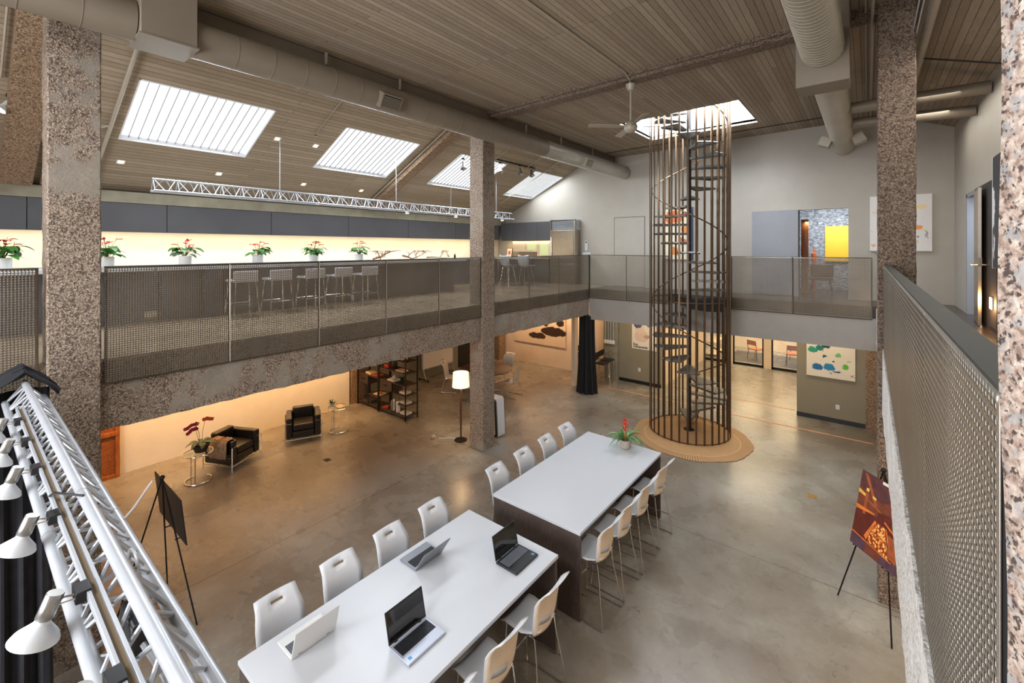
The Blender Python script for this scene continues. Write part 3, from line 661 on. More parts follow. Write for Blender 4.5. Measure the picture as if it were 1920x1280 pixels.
# ------------------------------------------------------------------ spiral stair in its cage
SXC, SYC, SR = -3.54, 11.62, .95
st = thing('spiral_staircase', 'tall bronze spiral staircase inside a round cage of vertical bars on a jute rug', 'staircase', (SXC, SYC, .012))
MB().lathe([(.055, 0), (.055, 8.6)], n=16).build('centre_pole', 'dark_steel', st)
MB().lathe([(.13, 0), (.13, .012), (.06, .02)], n=16).build('base_plate', 'dark_steel', st)
RIS = 2.84/12
tr = MB(); a0 = R(17); N = 6
poly = [(.05, -.05)] + [(.86*math.cos(-a0+2*a0*i/N), .86*math.sin(-a0+2*a0*i/N)) for i in range(N+1)] + [(.05, .05)]
tr.prism(poly, -.008, 0)
for s_ in (-1, 1): beam_between(tr, (.05, s_*.05, -.025), (.86*math.cos(a0), s_*.86*math.sin(a0), -.025), .008, .05)
prev = None
tr.tube([(.86*math.cos(-a0+2*a0*i/N), .86*math.sin(-a0+2*a0*i/N), -.02) for i in range(N+1)], .02, 4)
for q in range(1, 9):
    rr = .1*q; aa = math.atan2(.05, .05) if rr < .1 else a0
    tr.tube([(rr*math.cos(a), rr*math.sin(a), .002) for a in (-a0*.92, 0, a0*.92)], .004, 4)
first = None
for k in range(1, 36):
    z = RIS*k; az = R(-73 - (z-1.65)/2.84*360)
    if abs(z-ZG) < .12: continue
    if first is None: o = first = tr.build('tread', 'tread_steel', st)
    else: o = first.copy(); C.objects.link(o); o.parent = st
    o.location = (0, 0, z); o.rotation_euler = (0, 0, az)
ld = MB(); ld.prism([(.04, -.05), (.50, -.35), (.86, -.15), (.80, .865), (-.50, .865), (-.40, .3)], 3.29, 3.318)
ld.prism([(.04, -.05), (.50, -.35), (.50, -.34), (.045, -.04)], 3.06, 3.29)
ld.prism([(.50, -.35), (.86, -.15), (.85, -.14), (.50, -.34)], 3.06, 3.29)
ld.build('landing', 'dark_steel', st)
for k in range(32):
    a = R(360*k/32+4); x, y = SR*math.cos(a), SR*math.sin(a)
    az = math.degrees(a) % 360
    MB().box(-.017, .017, -.011, .011, 0, 8.75)
    if k == 0: cb0 = MB().box(-.021, .021, -.010, .010, 0, 8.7).build('cage_bar', 'bronze', st, smooth=False); o = cb0
    else: o = cb0.copy(); C.objects.link(o); o.parent = st
    o.location = (x, y, 0); o.rotation_euler = (0, 0, a+PI/2)
for z, rr in ((.02, SR+.0), (3.30, SR), (6.2, SR), (8.6, SR)):
    if z == 6.2: continue
    MB().tube([(rr*math.cos(2*PI*i/48), rr*math.sin(2*PI*i/48), z) for i in range(48)], .012, 6, closed=True).build('cage_ring', 'bronze', st)
hp = []
for i in range(260):
    z = .25 + i*(8.3-.25-.9)/259; az = R(-73-(z-1.65)/2.84*360); hp.append((.895*math.cos(az), .895*math.sin(az), z+.9))
MB().tube(hp, .016, 8).build('handrail', 'bronze', st)
rg = MB(); n = 120
prof = [(1.34*(1+.012*math.sin(9*2*PI*i/n)+.006*math.sin(31*2*PI*i/n))*math.cos(2*PI*i/n), 1.34*(1+.012*math.sin(9*2*PI*i/n))*math.sin(2*PI*i/n)) for i in range(n)]
rg.prism(prof, 0, .012)
o = rg.build('round_rug', 'rug_jute'); o.location = (-3.38, 11.25, 0); tag(o, 'round tan jute rug with pleated edge under the spiral staircase', 'rug')

# ------------------------------------------------------------------ tables
def table(y0, y1, label):
    xa, xb = -4.17, -2.755; t = thing('communal_table', label, 'table', ((xa+xb)/2, (y0+y1)/2, 0), group=None)
    MB().box(xa, xb, y0, y1, 1.068, 1.106).build('tabletop', 'white_laminate', t, world=True, bevel=.003)
    for ya, yb_ in ((y0+.01, y0+.05), (y1-.05, y1-.01)):
        MB().box(xa+.01, xb-.01, ya, yb_, 0, 1.067).build('end_panel', 'laminate_dark', t, world=True, bevel=.002)
    MB().box((xa+xb)/2-.02, (xa+xb)/2+.02, y0+.05, y1-.05, .55, 1.067).build('centre_panel', 'laminate_dark', t, world=True, smooth=False)
    return t
table(1.50, 4.30, 'long white counter-height table with four laptops on it, nearest the viewer')
table(4.79, 7.55, 'long white counter-height table with a red-flowered plant at its far end')

# ------------------------------------------------------------------ white stools with chrome wire frames
def make_chair(name, label, cat, hs, bar=True):
    t = thing(name, label, cat); mb = MB()
    # seat shell: front +X
    nx, ny = 8, 8; sv = []; sf = []
    for i in range(nx+1):
        u = i/nx; x = .22-u*.43
        for j in range(ny+1):
            v = j/ny*2-1; wy = .225*(1-.12*max(0, (.25-u))*2)*(1-.36*max(0, u-.6)/.4)
            z = hs + .012*v*v*2 - .02*math.exp(-((u-.6)/.3)**2) - (.035*((.18-u)/.18)**2 if u < .18 else 0) + (.02*((u-.85)/.15)**2 if u > .85 else 0)
            sv.append((x, v*wy, z))
    for i in range(nx):
        for j in range(ny): a = i*(ny+1)+j; sf.append((a, a+1, a+ny+2, a+ny+1))
    mb.add(sv, sf); s = mb.build('seat', 'white_plastic', t); so = s.modifiers.new('thick', 'SOLIDIFY'); so.thickness = .012; so.offset = -1
    # back: outline with shoulders, waist and a hand slot
    def bk(off, sh):
        mb = MB(); rows = []; H = .53
        # (height fraction, half width)
        prof = [(0, .172), (.06, .196), (.2, .212), (.45, .220), (.66, .224), (.78, .212), (.86, .200), (.905, .197), (1.0, .190)]
        cols = [-1, -.75, -.5, -.28, 0, .28, .5, .75, 1]; vs = []
        for (f, hw) in prof:
            hz = f*H
            for c_ in cols:
                y = c_*hw*sh; curve = (.045-.028*f)*(c_*c_)
                x = -.20 - .05*f + curve*.9 - (.125*((f-.64)/.36)**1.6 if f > .64 else 0) - off
                vs.append((x, y, hs-.012+hz - (.003*abs(c_)**4 if f > .95 else 0)))
        nc = len(cols); fs = []
        for i in range(len(prof)-1):
            for j in range(nc-1):
                if i == 6 and j in (3, 4): continue
                a = i*nc+j; fs.append((a, a+1, a+nc+1, a+nc))
        return mb.add(vs, fs)
    b = bk(0, 1).build('backrest', 'white_plastic', t); so = b.modifiers.new('thick', 'SOLIDIFY'); so.thickness = .010; so.offset = -1
    # cream rear skin of the backrest, ending below the slot
    mb2 = bk(.014, .965); nc = 9; mb2.f = [f for f in mb2.f if max(f)//nc <= 6 and min(f)//nc >= 0]; mb2.mi = [0]*len(mb2.f)
    b2 = mb2.build('back_cover', 'cream_plastic', b); b2['label'] = 'cream rear cover'; so = b2.modifiers.new('thick', 'SOLIDIFY'); so.thickness = .004; so.offset = -1
    mb = MB()                                         # grey lumbar vent
    vs = []
    for i in range(2):
        for j in range(7):
            c_ = -.2+j*.17; f = .14+i*.14+.10*max(0, c_-.0)
            vs.append((-.20-.05*f+.04*c_*c_-.021, c_*.2*1.0, hs-.012+f*.53))
    mb.add(vs, [(j, j+1, j+8, j+7) for j in range(6)])
    q = mb.build('lumbar_vent', 'grey_plastic', b); so = q.modifiers.new('thick', 'SOLIDIFY'); so.thickness = .003; so.offset = 0
    r = .0078
    for s_ in (-1, 1):
        y0, y1 = s_*.17, s_*.245; yy = s_*.235
        MB().tube([(.12, y0, hs-.022), (.17, y0*1.05, hs-.03), (.20, s_*.215, .10), (.205, yy, .02), (.20, yy, .008)], r, 7).build('leg', 'chrome', t)
        MB().tube([(-.12, y0, hs-.022), (-.18, y0*1.08, hs-.03), (-.205, s_*.19, hs*.72), (-.245, s_*.225, .30 if bar else .2), (-.29, yy*1.05, .02), (-.285, yy*1.05, .008)], r, 7).build('leg', 'chrome', t)
        MB().tube([(.205, yy, .009), (-.05, yy*1.02, .007), (-.287, yy*1.05, .009)], r, 7).build('runner', 'chrome', t)
        MB().tube([(.12, y0, hs-.022), (-.12, y0, hs-.022)], r, 6).build('seat_rail', 'chrome', t)
        if bar: MB().tube([(.196, s_*.222, .30), (-.245, s_*.225, .31)], r*.9, 6).build('side_bar', 'chrome', t)
    if bar: MB().tube([(.196, -.222, .30), (.196, .222, .30)], r, 7).build('footrest', 'chrome', t)
    MB().tube([(.17, -.18, hs-.03), (.17, .18, hs-.03)], r, 6).build('crossbar', 'chrome', t)
    return t
stool0 = make_chair('counter_stool', '', 'stool', .76)
first_used = [False]
def put_stool(x, y, rz, label, group):
    if not first_used[0]:
        first_used[0] = True; stool0.location = (x, y, 0); stool0.rotation_euler = (0, 0, rz); stool0['label'] = label; stool0['group'] = group
    else: dup(stool0, (x, y, 0), rz, label, group)
order = ['nearest the viewer', 'second from the viewer', 'third from the viewer', 'farthest from the viewer']
for k, y in enumerate((1.93, 2.58, 3.23, 3.89)):
    put_stool(-4.13, y, random.uniform(-.03, .03), 'white counter stool on the left side of the laptop table, ' + order[k], 'white stools along the two long tables')
for k, y in enumerate((5.17, 5.85, 6.53, 7.18)):
    put_stool(-4.13, y, random.uniform(-.03, .03), 'white counter stool on the left side of the farther table, ' + order[k], 'white stools along the two long tables')
for k, y in enumerate((2.38, 3.06, 3.76)):
    put_stool(-2.76, y, PI+random.uniform(-.04, .04), 'white counter stool right of the laptop table, ' + ['cut by the lower picture edge', 'middle one of three', 'at the far end'][k], 'white stools along the two long tables')
for k, y in enumerate((5.09, 5.67, 6.29, 6.98)):
    put_stool(-2.76, y, PI+random.uniform(-.04, .04), 'white counter stool right of the farther table, ' + order[k], 'white stools along the two long tables')

# ------------------------------------------------------------------ laptops
def laptop(x, y, face, wd, dp, body, lidm, label, keys, tilt=20, lift=.245, screen=True, extra=None):
    """hinge at local x=0, keyboard toward +X; face = rotation"""
    t = thing('laptop', label, 'laptop', (x, y, 1.107), face)
    MB().box(0, dp, -wd/2, wd/2, .002, .024).build('base', body, t, bevel=.005, seg=3)
    kb = MB(); kx0, ky0, kw, kd = .035, -wd*.44, wd*.88, dp*.46
    MB().box(kx0-.004, kx0+kd+.004, ky0-.004, ky0+kw+.004, .024, .0246).build('keyboard_bed', 'black_plastic', t, smooth=False)
    nr, ncol = 6, 17
    for i in range(nr):
        for j in range(ncol):
            if i == nr-1 and 4 < j < 10: continue
            cx, cy = kx0+(i+.5)*kd/nr, ky0+(j+.5)*kw/ncol; hx, hy = kd/nr*.40, kw/ncol*.40
            kb.box(cx-hx, cx+hx, cy-hy, cy+hy, .0246, .0270)
    kb.box(kx0+kd*(nr-.9)/nr, kx0+kd*(nr-.1)/nr, ky0+5.1*kw/ncol, ky0+9.9*kw/ncol, .0246, .0270)
    kb.build('keyboard', keys, t, smooth=False)
    MB().box(dp*.72, dp*.93, -wd*.20, wd*.05, .024, .0246).build('touchpad', body, t, smooth=False)
    ca, sa = math.cos(R(tilt)), math.sin(R(tilt)); mat = Matrix.Translation((.004, 0, .026)) @ Matrix.Rotation(R(-tilt), 4, 'Y')
    lid = MB(); lid.boxm(mat @ Matrix.Translation((-.006, 0, lift/2)), .005, wd/2, lift/2)
    l_ = lid.build('lid', lidm, t, bevel=.004, seg=2)
    sc = MB(); sc.boxm(mat @ Matrix.Translation((-.0004, 0, lift/2+.004)), .0006, wd/2-.014, lift/2-.018); sc.build('screen', 'screen_black', l_, smooth=False)
    bz = MB(); bz.boxm(mat @ Matrix.Translation((-.0008, 0, lift/2)), .0005, wd/2-.004, lift/2-.004); bz.build('bezel', 'black_plastic' if body != 'laptop_white' else 'laptop_white', l_, smooth=False)
    MB().tube([(0, -wd*.36, .024), (0, -wd*.28, .024)], .007, 8).build('hinge', 'black_plastic', t); MB().tube([(0, wd*.28, .024), (0, wd*.36, .024)], .007, 8).build('hinge', 'black_plastic', t)
    if extra: MB().box(dp*.78, dp*.90, wd*extra, wd*extra+.03, .024, .0247).build('sticker', 'sticker_blue', t, smooth=False)
    return t
laptop(-3.255, 2.57, 0, .415, .27, 'laptop_silver', 'black_plastic', 'open silver and black laptop with dark glossy screen, nearest on the table', 'keycap_dark', tilt=14, lift=.265, extra=-.42)
laptop(-3.215, 3.94, 0, .40, .29, 'laptop_black', 'laptop_black', 'open black laptop at the far right corner of the near table', 'keycap_grey', tilt=12, lift=.26, extra=.36)
laptop(-3.815, 3.30, PI, .38, .27, 'laptop_grey', 'laptop_grey', 'open dark silver laptop seen from behind its lid, far side of the near table', 'keycap_dark', tilt=34, lift=.25)
laptop(-3.81, 1.98, PI, .40, .26, 'laptop_white', 'laptop_white', 'open white laptop seen from behind its lid, at the near left corner of the table', 'keycap_grey', tilt=16, lift=.25)

# ------------------------------------------------------------------ plants
def leaf(mb, base, dirv, length, width, droop=.5, lift=.5, fold=.15, n=6, tip=1.0, mi=0):
    d = Vector(dirv); d.z = 0; d.normalize(); side = Vector((-d.y, d.x, 0)); b = Vector(base); vs = []
    for i in range(n+1):
        u = i/n; wd = width*math.sin(PI*min(1, u*.92+.05))**.8*.5
        p = b + d*length*u + Vector((0, 0, length*(lift*u-droop*u*u)))
        vs += [p-side*wd+Vector((0, 0, fold*wd)), p, p+side*wd+Vector((0, 0, fold*wd))]
    fs = []
    for i in range(n):
        a = i*3; fs += [(a, a+1, a+4, a+3), (a+1, a+2, a+5, a+4)]
    mb.add(vs, fs, mi)
def rnd(a, b): return random.uniform(a, b)
def anthurium(x, y, z, label, seed, first=None):
    random.seed(seed); t = thing('potted_anthurium', label, 'plant', (x, y, z), group='anthuriums along the gallery counter')
    MB().lathe([(.085, 0), (.095, .02), (.097, .175), (.09, .18), (.085, .165)], n=24).build('pot', 'ceramic_white', t)
    MB().lathe([(.085, .158), (.01, .162)], n=16).build('soil', 'soil', t)
    lf = MB(); st_ = MB(); fl = MB(); sp = MB()
    for i in range(22):
        a = rnd(0, 2*PI); r = rnd(.02, .12); h = rnd(.20, .34); p = (r*math.cos(a), r*math.sin(a), h)
        st_.tube([(0, 0, .15), (p[0]*.4, p[1]*.4, h*.7), p], .0035, 5); leaf(lf, p, (math.cos(a), math.sin(a), 0), rnd(.14, .22), rnd(.10, .14), .6, .30)
    for i in range(6):
        a = rnd(0, 2*PI); r = rnd(.02, .12); h = rnd(.33, .46); p = (r*math.cos(a), r*math.sin(a), h)
        st_.tube([(0, 0, .15), (p[0]*.4, p[1]*.4, h*.7), p], .003, 5); leaf(fl, p, (math.cos(a), math.sin(a), 0), rnd(.09, .12), rnd(.08, .11), .5, .6, .3)
        sp.tube([p, (p[0]+.01*math.cos(a), p[1]+.01*math.sin(a), p[2]+.05)], .004, 5)
    for m_, nm, mt in ((st_, 'stem', 'stem'), (lf, 'foliage', 'leaf'), (fl, 'flower', 'petal_red' if seed % 2 else 'petal_pink'), (sp, 'spadix', 'petal_orange')):
        m_.build(nm, mt, t)
    return t
pl = ['leftmost, cut by the picture edge', 'half behind the left pillar', 'first right of the left pillar', 'second right of the left pillar', 'third right of the left pillar', 'beside the driftwood']
for k, y in enumerate((.43, 1.54, 2.60, 3.82, 4.98, 6.10)):
    anthurium(-9.6, y, 4.281, 'red anthurium in a white pot on the gallery counter, ' + pl[k], 11+k)
random.seed(5)
br = thing('bromeliad', 'bromeliad with red flower and arching leaves in a grey pot on the farther table', 'plant', (-3.32, 7.34, 1.107))
MB().lathe([(.05, 0), (.088, .01), (.098, .05), (.085, .11), (.078, .14), (.072, .14), (.078, .11)], n=28).build('pot', 'ceramic_grey', br)
lf = MB(); lf2 = MB()
for i in range(36):
    a = rnd(0, 2*PI); L = rnd(.20, .36); leaf(lf2 if i % 3 == 0 else lf, (.02*math.cos(a), .02*math.sin(a), .13+rnd(0, .06)), (math.cos(a), math.sin(a), 0), L, rnd(.026, .038), rnd(.5, .9), rnd(.5, 1.0), .4, 8)
lf.build('foliage', 'leaf', br); lf2.build('foliage', 'leaf_pale', br)
fl = MB()
for k in range(16):
    a = k*2.4; h = .27+.012*k; leaf(fl, (0, 0, h), (math.cos(a), math.sin(a), 0), .10-.003*k, .035, .2, .6+.05*k, .4, 5)
fl.build('flower', 'petal_red', br); MB().tube([(0, 0, .13), (0, 0, .46)], .012, 8).build('stem', 'petal_orange', br)

# ------------------------------------------------------------------ lounge: armchairs, tables, orchid
def armchair(x, y, rz, label):
    t = thing('leather_armchair', label, 'armchair', (x, y, 0), rz); W, D = .38, .35      # half width (Y), half depth (X), front = +X
    MB().box(-D+.16, D-.02, -W+.15, W-.15, .30, .45).build('seat_cushion', 'black_leather', t, bevel=.035, seg=4)
    MB().box(-D+.12, D-.03, -W+.14, W-.14, .13, .295).build('base_cushion', 'black_leather', t, bevel=.03, seg=3)
    MB().box(-D+.01, -D+.17, -W+.14, W-.14, .42, .70).build('back_cushion', 'black_leather', t, bevel=.04, seg=4)
    MB().box(-D+.01, -D+.13, -W+.14, W-.14, .14, .42).build('back_base', 'black_leather', t, bevel=.02, seg=3)
    for s_ in (-1, 1):
        a, b = sorted((s_*(W-.005), s_*(W-.14))); MB().box(-D+.01, D-.005, a, b, .13, .62).build('arm_cushion', 'black_leather', t, bevel=.035, seg=4)
        q = s_*(W+.012)
        MB().tube([(D+.01, q-s_*.14, .50), (D+.012, q, .50), (D+.012, q, .01)], .012, 8).build('leg', 'chrome', t)
        MB().tube([(-D-.0, q, .50), (-D-.0, q, .01)], .012, 8).build('leg', 'chrome', t)
        for z in (.12, .30): MB().tube([(D+.012, q, z), (-D, q, z)], .008, 8).build('side_rail', 'chrome', t)
    MB().tube([(D+.012, -W, .12), (D+.012, W, .12)], .012, 8).build('front_rail', 'chrome', t)
    MB().tube([(-D-.0, -W-.012, .50), (-D-.012, 0, .50), (-D, W+.012, .50)], .012, 8).build('back_rail', 'chrome', t)
    return t
armchair(-10.72, 5.30, R(-25), 'black leather cube armchair facing the viewer, between the orchid corner and the round side table')
armchair(-10.66, 3.74, R(27), 'black leather cube armchair with a knitted throw over its arm, beside the orchid table')
th = MB(); mat = Matrix.Translation((-10.66, 3.74, 0)) @ Matrix.Rotation(R(27), 4, 'Z')
vs = []; ny = 14; pathp = [(-.46, .30), (-.455, .45), (-.44, .60), (-.40, .645), (-.34, .65), (-.27, .645), (-.225, .60), (-.215, .48)]
for i in range(ny+1):
    xx = -.12+.40*i/ny
    for (py_, pz) in pathp: vs.append(mat @ Vector((xx+.015*math.sin(i*2.1+pz*9), py_+.008*math.sin(i*1.7), pz+.012*math.sin(i*2.3))))
k = len(pathp); th.add(vs, [(i*k+j, i*k+j+1, (i+1)*k+j+1, (i+1)*k+j) for i in range(ny) for j in range(k-1)])
o = th.build('knitted_throw', 'throw_knit'); tag(o, 'beige and brown knitted throw draped over the arm of a black armchair', 'blanket')
so = o.modifiers.new('t', 'SOLIDIFY'); so.thickness = .018; so.offset = 1
def ring(c, r, rt, n=36, a0=0, a1=360, closed=True):
    pts = [(c[0]+r*math.cos(R(a0+(a1-a0)*i/(n if closed else n-1))), c[1]+r*math.sin(R(a0+(a1-a0)*i/(n if closed else n-1))), c[2]) for i in range(n)]
    return MB().tube(pts, rt, 8, closed=closed)
def side_table(x, y, label, rz, h=.56):
    t = thing('side_table', label, 'table', (x, y, 0), rz)
    ring((0, 0, h), .25, .012).build('top_ring', 'chrome', t); MB().lathe([(.243, h-.004), (.243, h+.004)], n=36).build('glass_top', 'glass_clear', t)
    MB().tube([(-.21, .0, .02), (-.21, 0, h)], .011, 8).tube([(-.19, .07, .02), (-.19, .07, h)], .007, 8).build('stand', 'chrome', t)
    ring((0, 0, .014), .22, .013, 30, 30, 330, False).build('base_ring', 'chrome', t); return t
side_table(-10.36, 3.02, 'round glass and chrome side table carrying the orchid', R(150))
side_table(-10.42, 6.05, 'round glass and chrome side table with a small plant and a cream book', R(120), .60)
solo(MB().box(-10.52, -10.26, 5.98, 6.16, .606, .63), 'book', 'paper_cream', 'large cream book on the round side table beside the armchair', 'book', bevel=.002)
random.seed(3)
orc = thing('potted_orchid', 'orchid with magenta and orange flower sprays in a dark basket on the side table', 'plant', (-10.34, 3.06, .575))
MB().lathe([(.10, 0), (.15, .13), (.155, .14), (.14, .135)], n=20).build('basket', 'wicker', orc); MB().lathe([(.14, .125), (.02, .15)], n=16).build('moss', 'bark', orc)
lf = MB()
for i in range(9):
    a = i*.75+rnd(-.2, .2); leaf(lf, (.03*math.cos(a), .03*math.sin(a), .15), (math.cos(a), math.sin(a), 0), rnd(.2, .27), .085, .8, .75, .2, 7)
lf.build('foliage', 'leaf_dark', orc)
st_ = MB(); fa = MB(); fb = MB()
for (ax_, ay_, hh, tgt) in ((.02, .02, .62, fb), (-.02, -.02, .56, fa), (.0, -.05, .48, fa)):
    dx, dy = (-.02, .16) if tgt is fb else (.02, -.22 if hh > .5 else -.16)
    st_.tube([(ax_, ay_, .14), (ax_, ay_, hh*.6), (ax_+dx*.3, ay_+dy*.3, hh), (ax_+dx, ay_+dy, hh-.03)], .004, 5)
    for k in range(9):
        u = k/8; c_ = (ax_+dx*(.15+.95*u), ay_+dy*(.15+.95*u), hh-.05*u*u+rnd(-.015, .015))
        for q in range(5):
            a = q*PI*2/5+rnd(0, .5); tgt.ball((c_[0]+.0, c_[1]+.022*math.cos(a), c_[2]+.022*math.sin(a)), .017, 6, (.5, 1, 1))
st_.build('stem', 'stem', orc); fa.build('flower', 'petal_magenta', orc); fb.build('flower', 'petal_orange', orc)
def small_plant(x, y, z, label, pot='ceramic_white', h=.12, spread=.1, n=26, lm='leaf_dark', seed=1, cat='plant'):
    random.seed(seed); t = thing('potted_plant', label, cat, (x, y, z))
    MB().lathe([(.035, 0), (.05, .01), (.055, .07), (.05, .07), (.045, .05)], n=16).build('pot', pot, t); lf = MB()
    for i in range(n):
        a = rnd(0, 2*PI); leaf(lf, (.01*math.cos(a), .01*math.sin(a), .06), (math.cos(a), math.sin(a), 0), rnd(.5, 1)*spread, .022, rnd(.2, .8), rnd(.6, 1.7)*h/.12, .3, 4)
    lf.build('foliage', lm, t); return t
small_plant(-10.56, 5.95, .606, 'small leafy plant in a white pot on the round side table', spread=.13, h=.13)

# ------------------------------------------------------------------ shelving unit along X at Y 7.47..7.87
def shelf_unit(x0, x1, label, levels, half, drawer, top=2.2):
    t = thing('bookshelf', label, 'shelf', ((x0+x1)/2, 7.67, 0)); ya, yb_ = 7.47, 7.87; w = .014
    for x in (x0, x1):
        for y in (ya, yb_): MB().box(x-w, x+w, y-w, y+w, 0, top).build('post', 'black_metal', t, world=True, smooth=False)
    for z in levels: MB().box(x0, x1, ya, yb_, z-.018, z).build('shelf_board', 'wood_dark', t, world=True, smooth=False)
    xm = x0+(x1-x0)*.5
    for (xa, xb, zz) in half: MB().box(xa, xb, ya, yb_, zz-.018, zz).build('shelf_board', 'wood_dark', t, world=True, smooth=False)
    MB().box(xm-w*.7, xm+w*.7, ya, ya+.02, levels[0], drawer[3]).build('post', 'black_metal', t, world=True, smooth=False)
    dxa, dxb, z0_, z1_ = drawer
    MB().box(dxa, dxb, ya+.01, yb_-.01, z0_, z1_-.02).build('drawer', 'wood_dark', t, world=True, smooth=False)
    MB().box((dxa+dxb)/2-.07, (dxa+dxb)/2+.07, ya-.012, ya+.008, (z0_+z1_)/2-.012, (z0_+z1_)/2+.012).build('drawer_handle', 'black_metal', t, world=True, smooth=False)
    return t
shelf_unit(-11.80, -10.80, 'dark metal and wood bookshelf against the concrete wall pillar, left unit', [.11, .93, 1.25, 1.87], [(-11.3, -10.8, .40)], (-11.77, -11.28, .66, .93))
shelf_unit(-10.76, -9.58, 'dark metal and wood bookshelf nearer the round table, right unit', [.11, .93, 1.25, 1.56, 1.87], [(-10.17, -9.58, .66), (-9.93, -9.58, .40)], (-10.73, -10.2, .66, .93))
def book(x, y, z, lx, ly, h, mat, label, rz=0):
    mb = MB(); m_ = Matrix.Translation((x, y, z+h/2)) @ Matrix.Rotation(rz, 4, 'Z'); mb.boxm(m_, lx/2, ly/2, h/2)
    return solo(mb, 'book', mat, label, 'book', bevel=.002)
book(-9.80, 7.66, .111, .26, .2, .055, 'paper', 'white boxed book on the bottom shelf, right end', .1); book(-9.80, 7.66, .401, .26, .2, .05, 'paper', 'white boxed book on the second shelf from the floor, right end')
book(-9.83, 7.66, .661, .26, .2, .05, 'paper', 'white boxed book on the third shelf from the floor, right end', .1); book(-9.92, 7.62, 1.251, .30, .2, .035, 'paper_cream', 'cream book on the shelf above the succulent', .05)
book(-10.30, 7.64, .931, .3, .24, .035, 'paper', 'pale book under the white coral ornament'); book(-10.62, 7.64, .111, .20, .22, .03, 'book_red', 'orange and yellow magazine on the bottom shelf', .2)
book(-11.02, 7.64, .931, .3, .22, .03, 'book_red', 'orange-covered book lying on the left shelf unit top', .1); book(-11.38, 7.66, .931, .3, .24, .05, 'paper_cream', 'cream book stack at the left end of the shelf', -.1)
book(-10.98, 7.66, .401, .3, .22, .03, 'paper_cream', 'open cream magazine on the short middle shelf', .2); book(-11.45, 7.66, .111, .34, .26, .04, 'book_dark', 'dark book on the bottom left shelf', .1)
book(-10.55, 7.66, 1.251, .2, .2, .09, 'book_red', 'red-spined box on the upper shelf'); book(-9.95, 7.66, 1.561, .22, .2, .04, 'paper_cream', 'cream book on the upper right shelf')
small_plant(-10.43, 7.62, .111, 'green plant in a dark pot on the bottom shelf', 'black_plastic', .16, .08, 30, 'leaf', 4); small_plant(-9.92, 7.62, .931, 'dark spiky plant on the shelf beside the coral ornament', 'black_plastic', .15, .11, 36, 'leaf_dark', 5)
for (x, z, hh, lb) in ((-10.28, .111, .30, 'tall white ribbed vase on the bottom shelf, left one'), (-10.06, .111, .30, 'tall white ribbed vase on the bottom shelf, right one')):
    prof = [(.05, 0)]
    for i in range(8): prof += [(.06, .02+i*.034), (.052, .035+i*.034)]
    mb = MB().lathe(prof+[(.045, .30), (.035, .30)], n=20); mb.v = [(v[0]+x, v[1]+7.6, v[2]+z) for v in mb.v]; solo(mb, 'ribbed_vase', 'ceramic_white', lb, 'vase')
random.seed(9); mb = MB()
for i in range(26):
    a = rnd(0, 2*PI); e = rnd(.1, 1.4); p = Vector((-10.30, 7.62, .975)); q = p+Vector((math.cos(a)*math.cos(e), math.sin(a)*math.cos(e), math.sin(e)))*rnd(.07, .12); mb.tube([p, (p+q)/2+Vector((rnd(-.01, .01), rnd(-.01, .01), 0)), q], [.008, .007, .004], 5)
solo(mb, 'coral_ornament', 'ceramic_white', 'white branching coral ornament on the middle shelf', 'ornament')
solo(MB().ball((-10.92, 7.64, .455), .045, 10), 'orange_fruit', 'petal_orange', 'orange ball on the magazine in the middle shelf', 'fruit')
solo(MB().lathe([(.07, 0), (.09, .1), (.08, .2), (.05, .26)], (-10.35, 7.7, 1.251), 16), 'black_vase', 'black_plastic', 'black vase on the upper shelf of the right unit', 'vase')

# ------------------------------------------------------------------ carved door leaf, whiteboard, round table group, lamp, purifier
t = thing('carved_screen', 'carved amber wood panel standing behind the tall left pillar', 'screen', (-11.75, 1.7, 0))
MB().box(-11.84, -11.80, 1.15, 2.08, 0, 2.5).build('panel', 'wood_carved', t, world=True)
for y in (1.15, 1.62, 2.02): MB().box(-11.80, -11.775, y, y+.07, 0, 2.5).build('stile', 'wood_amber', t, world=True, bevel=.004)
for z in (0, .85, 1.75, 2.42): MB().box(-11.80, -11.77, 1.15, 2.09, z, z+.08).build('rail', 'wood_amber', t, world=True, bevel=.004)
t = thing('whiteboard', 'white rolling whiteboard with a small sketch, by the grey rear wall', 'whiteboard', (-12.0, 10.8, 0))
MB().box(-12.02, -11.99, 10.1, 11.5, .42, 2.1).build('board', 'screen_white', t, world=True, bevel=.004)
fr = MB(); [fr.box(-12.03, -11.98, a, b, c_, d) for a, b, c_, d in ((10.07, 10.1, .39, 2.13), (11.5, 11.53, .39, 2.13), (10.07, 11.53, .39, .42), (10.07, 11.53, 2.1, 2.13))]; fr.build('frame', 'white_metal', t, world=True, smooth=False)
MB().box(-11.989, -11.986, 10.9, 11.2, .95, 1.3).build('sketch', 'paper_cream', t, world=True, smooth=False)
for y in (10.12, 11.48):
    MB().tube([(-12.0, y, .42), (-11.96, y, .30), (-11.86, y, .08)], .018, 8).build('leg', 'white_metal', t, world=True); MB().tube([(-12.25, y, .06), (-11.7, y, .06)], .016, 8).build('foot', 'black_metal', t, world=True)
    for xx in (-12.2, -11.75): MB().lathe([(.03, -.012), (.03, .012)], (xx, y, .03), 12, axis=(0, 1, 0)).build('castor', 'rubber', t, world=True)
RTX, RTY = -9.58, 10.66
t = thing('round_table', 'dark walnut round table with a white pedestal foot, beyond the middle pillar', 'table', (RTX, RTY, 0))
MB().lathe([(.80, .715), (.83, .725), (.83, .745), (.82, .75)], n=48).build('tabletop', 'wood_walnut', t); MB().lathe([(.05, .03), (.045, .715)], n=16).build('pedestal', 'white_metal', t)
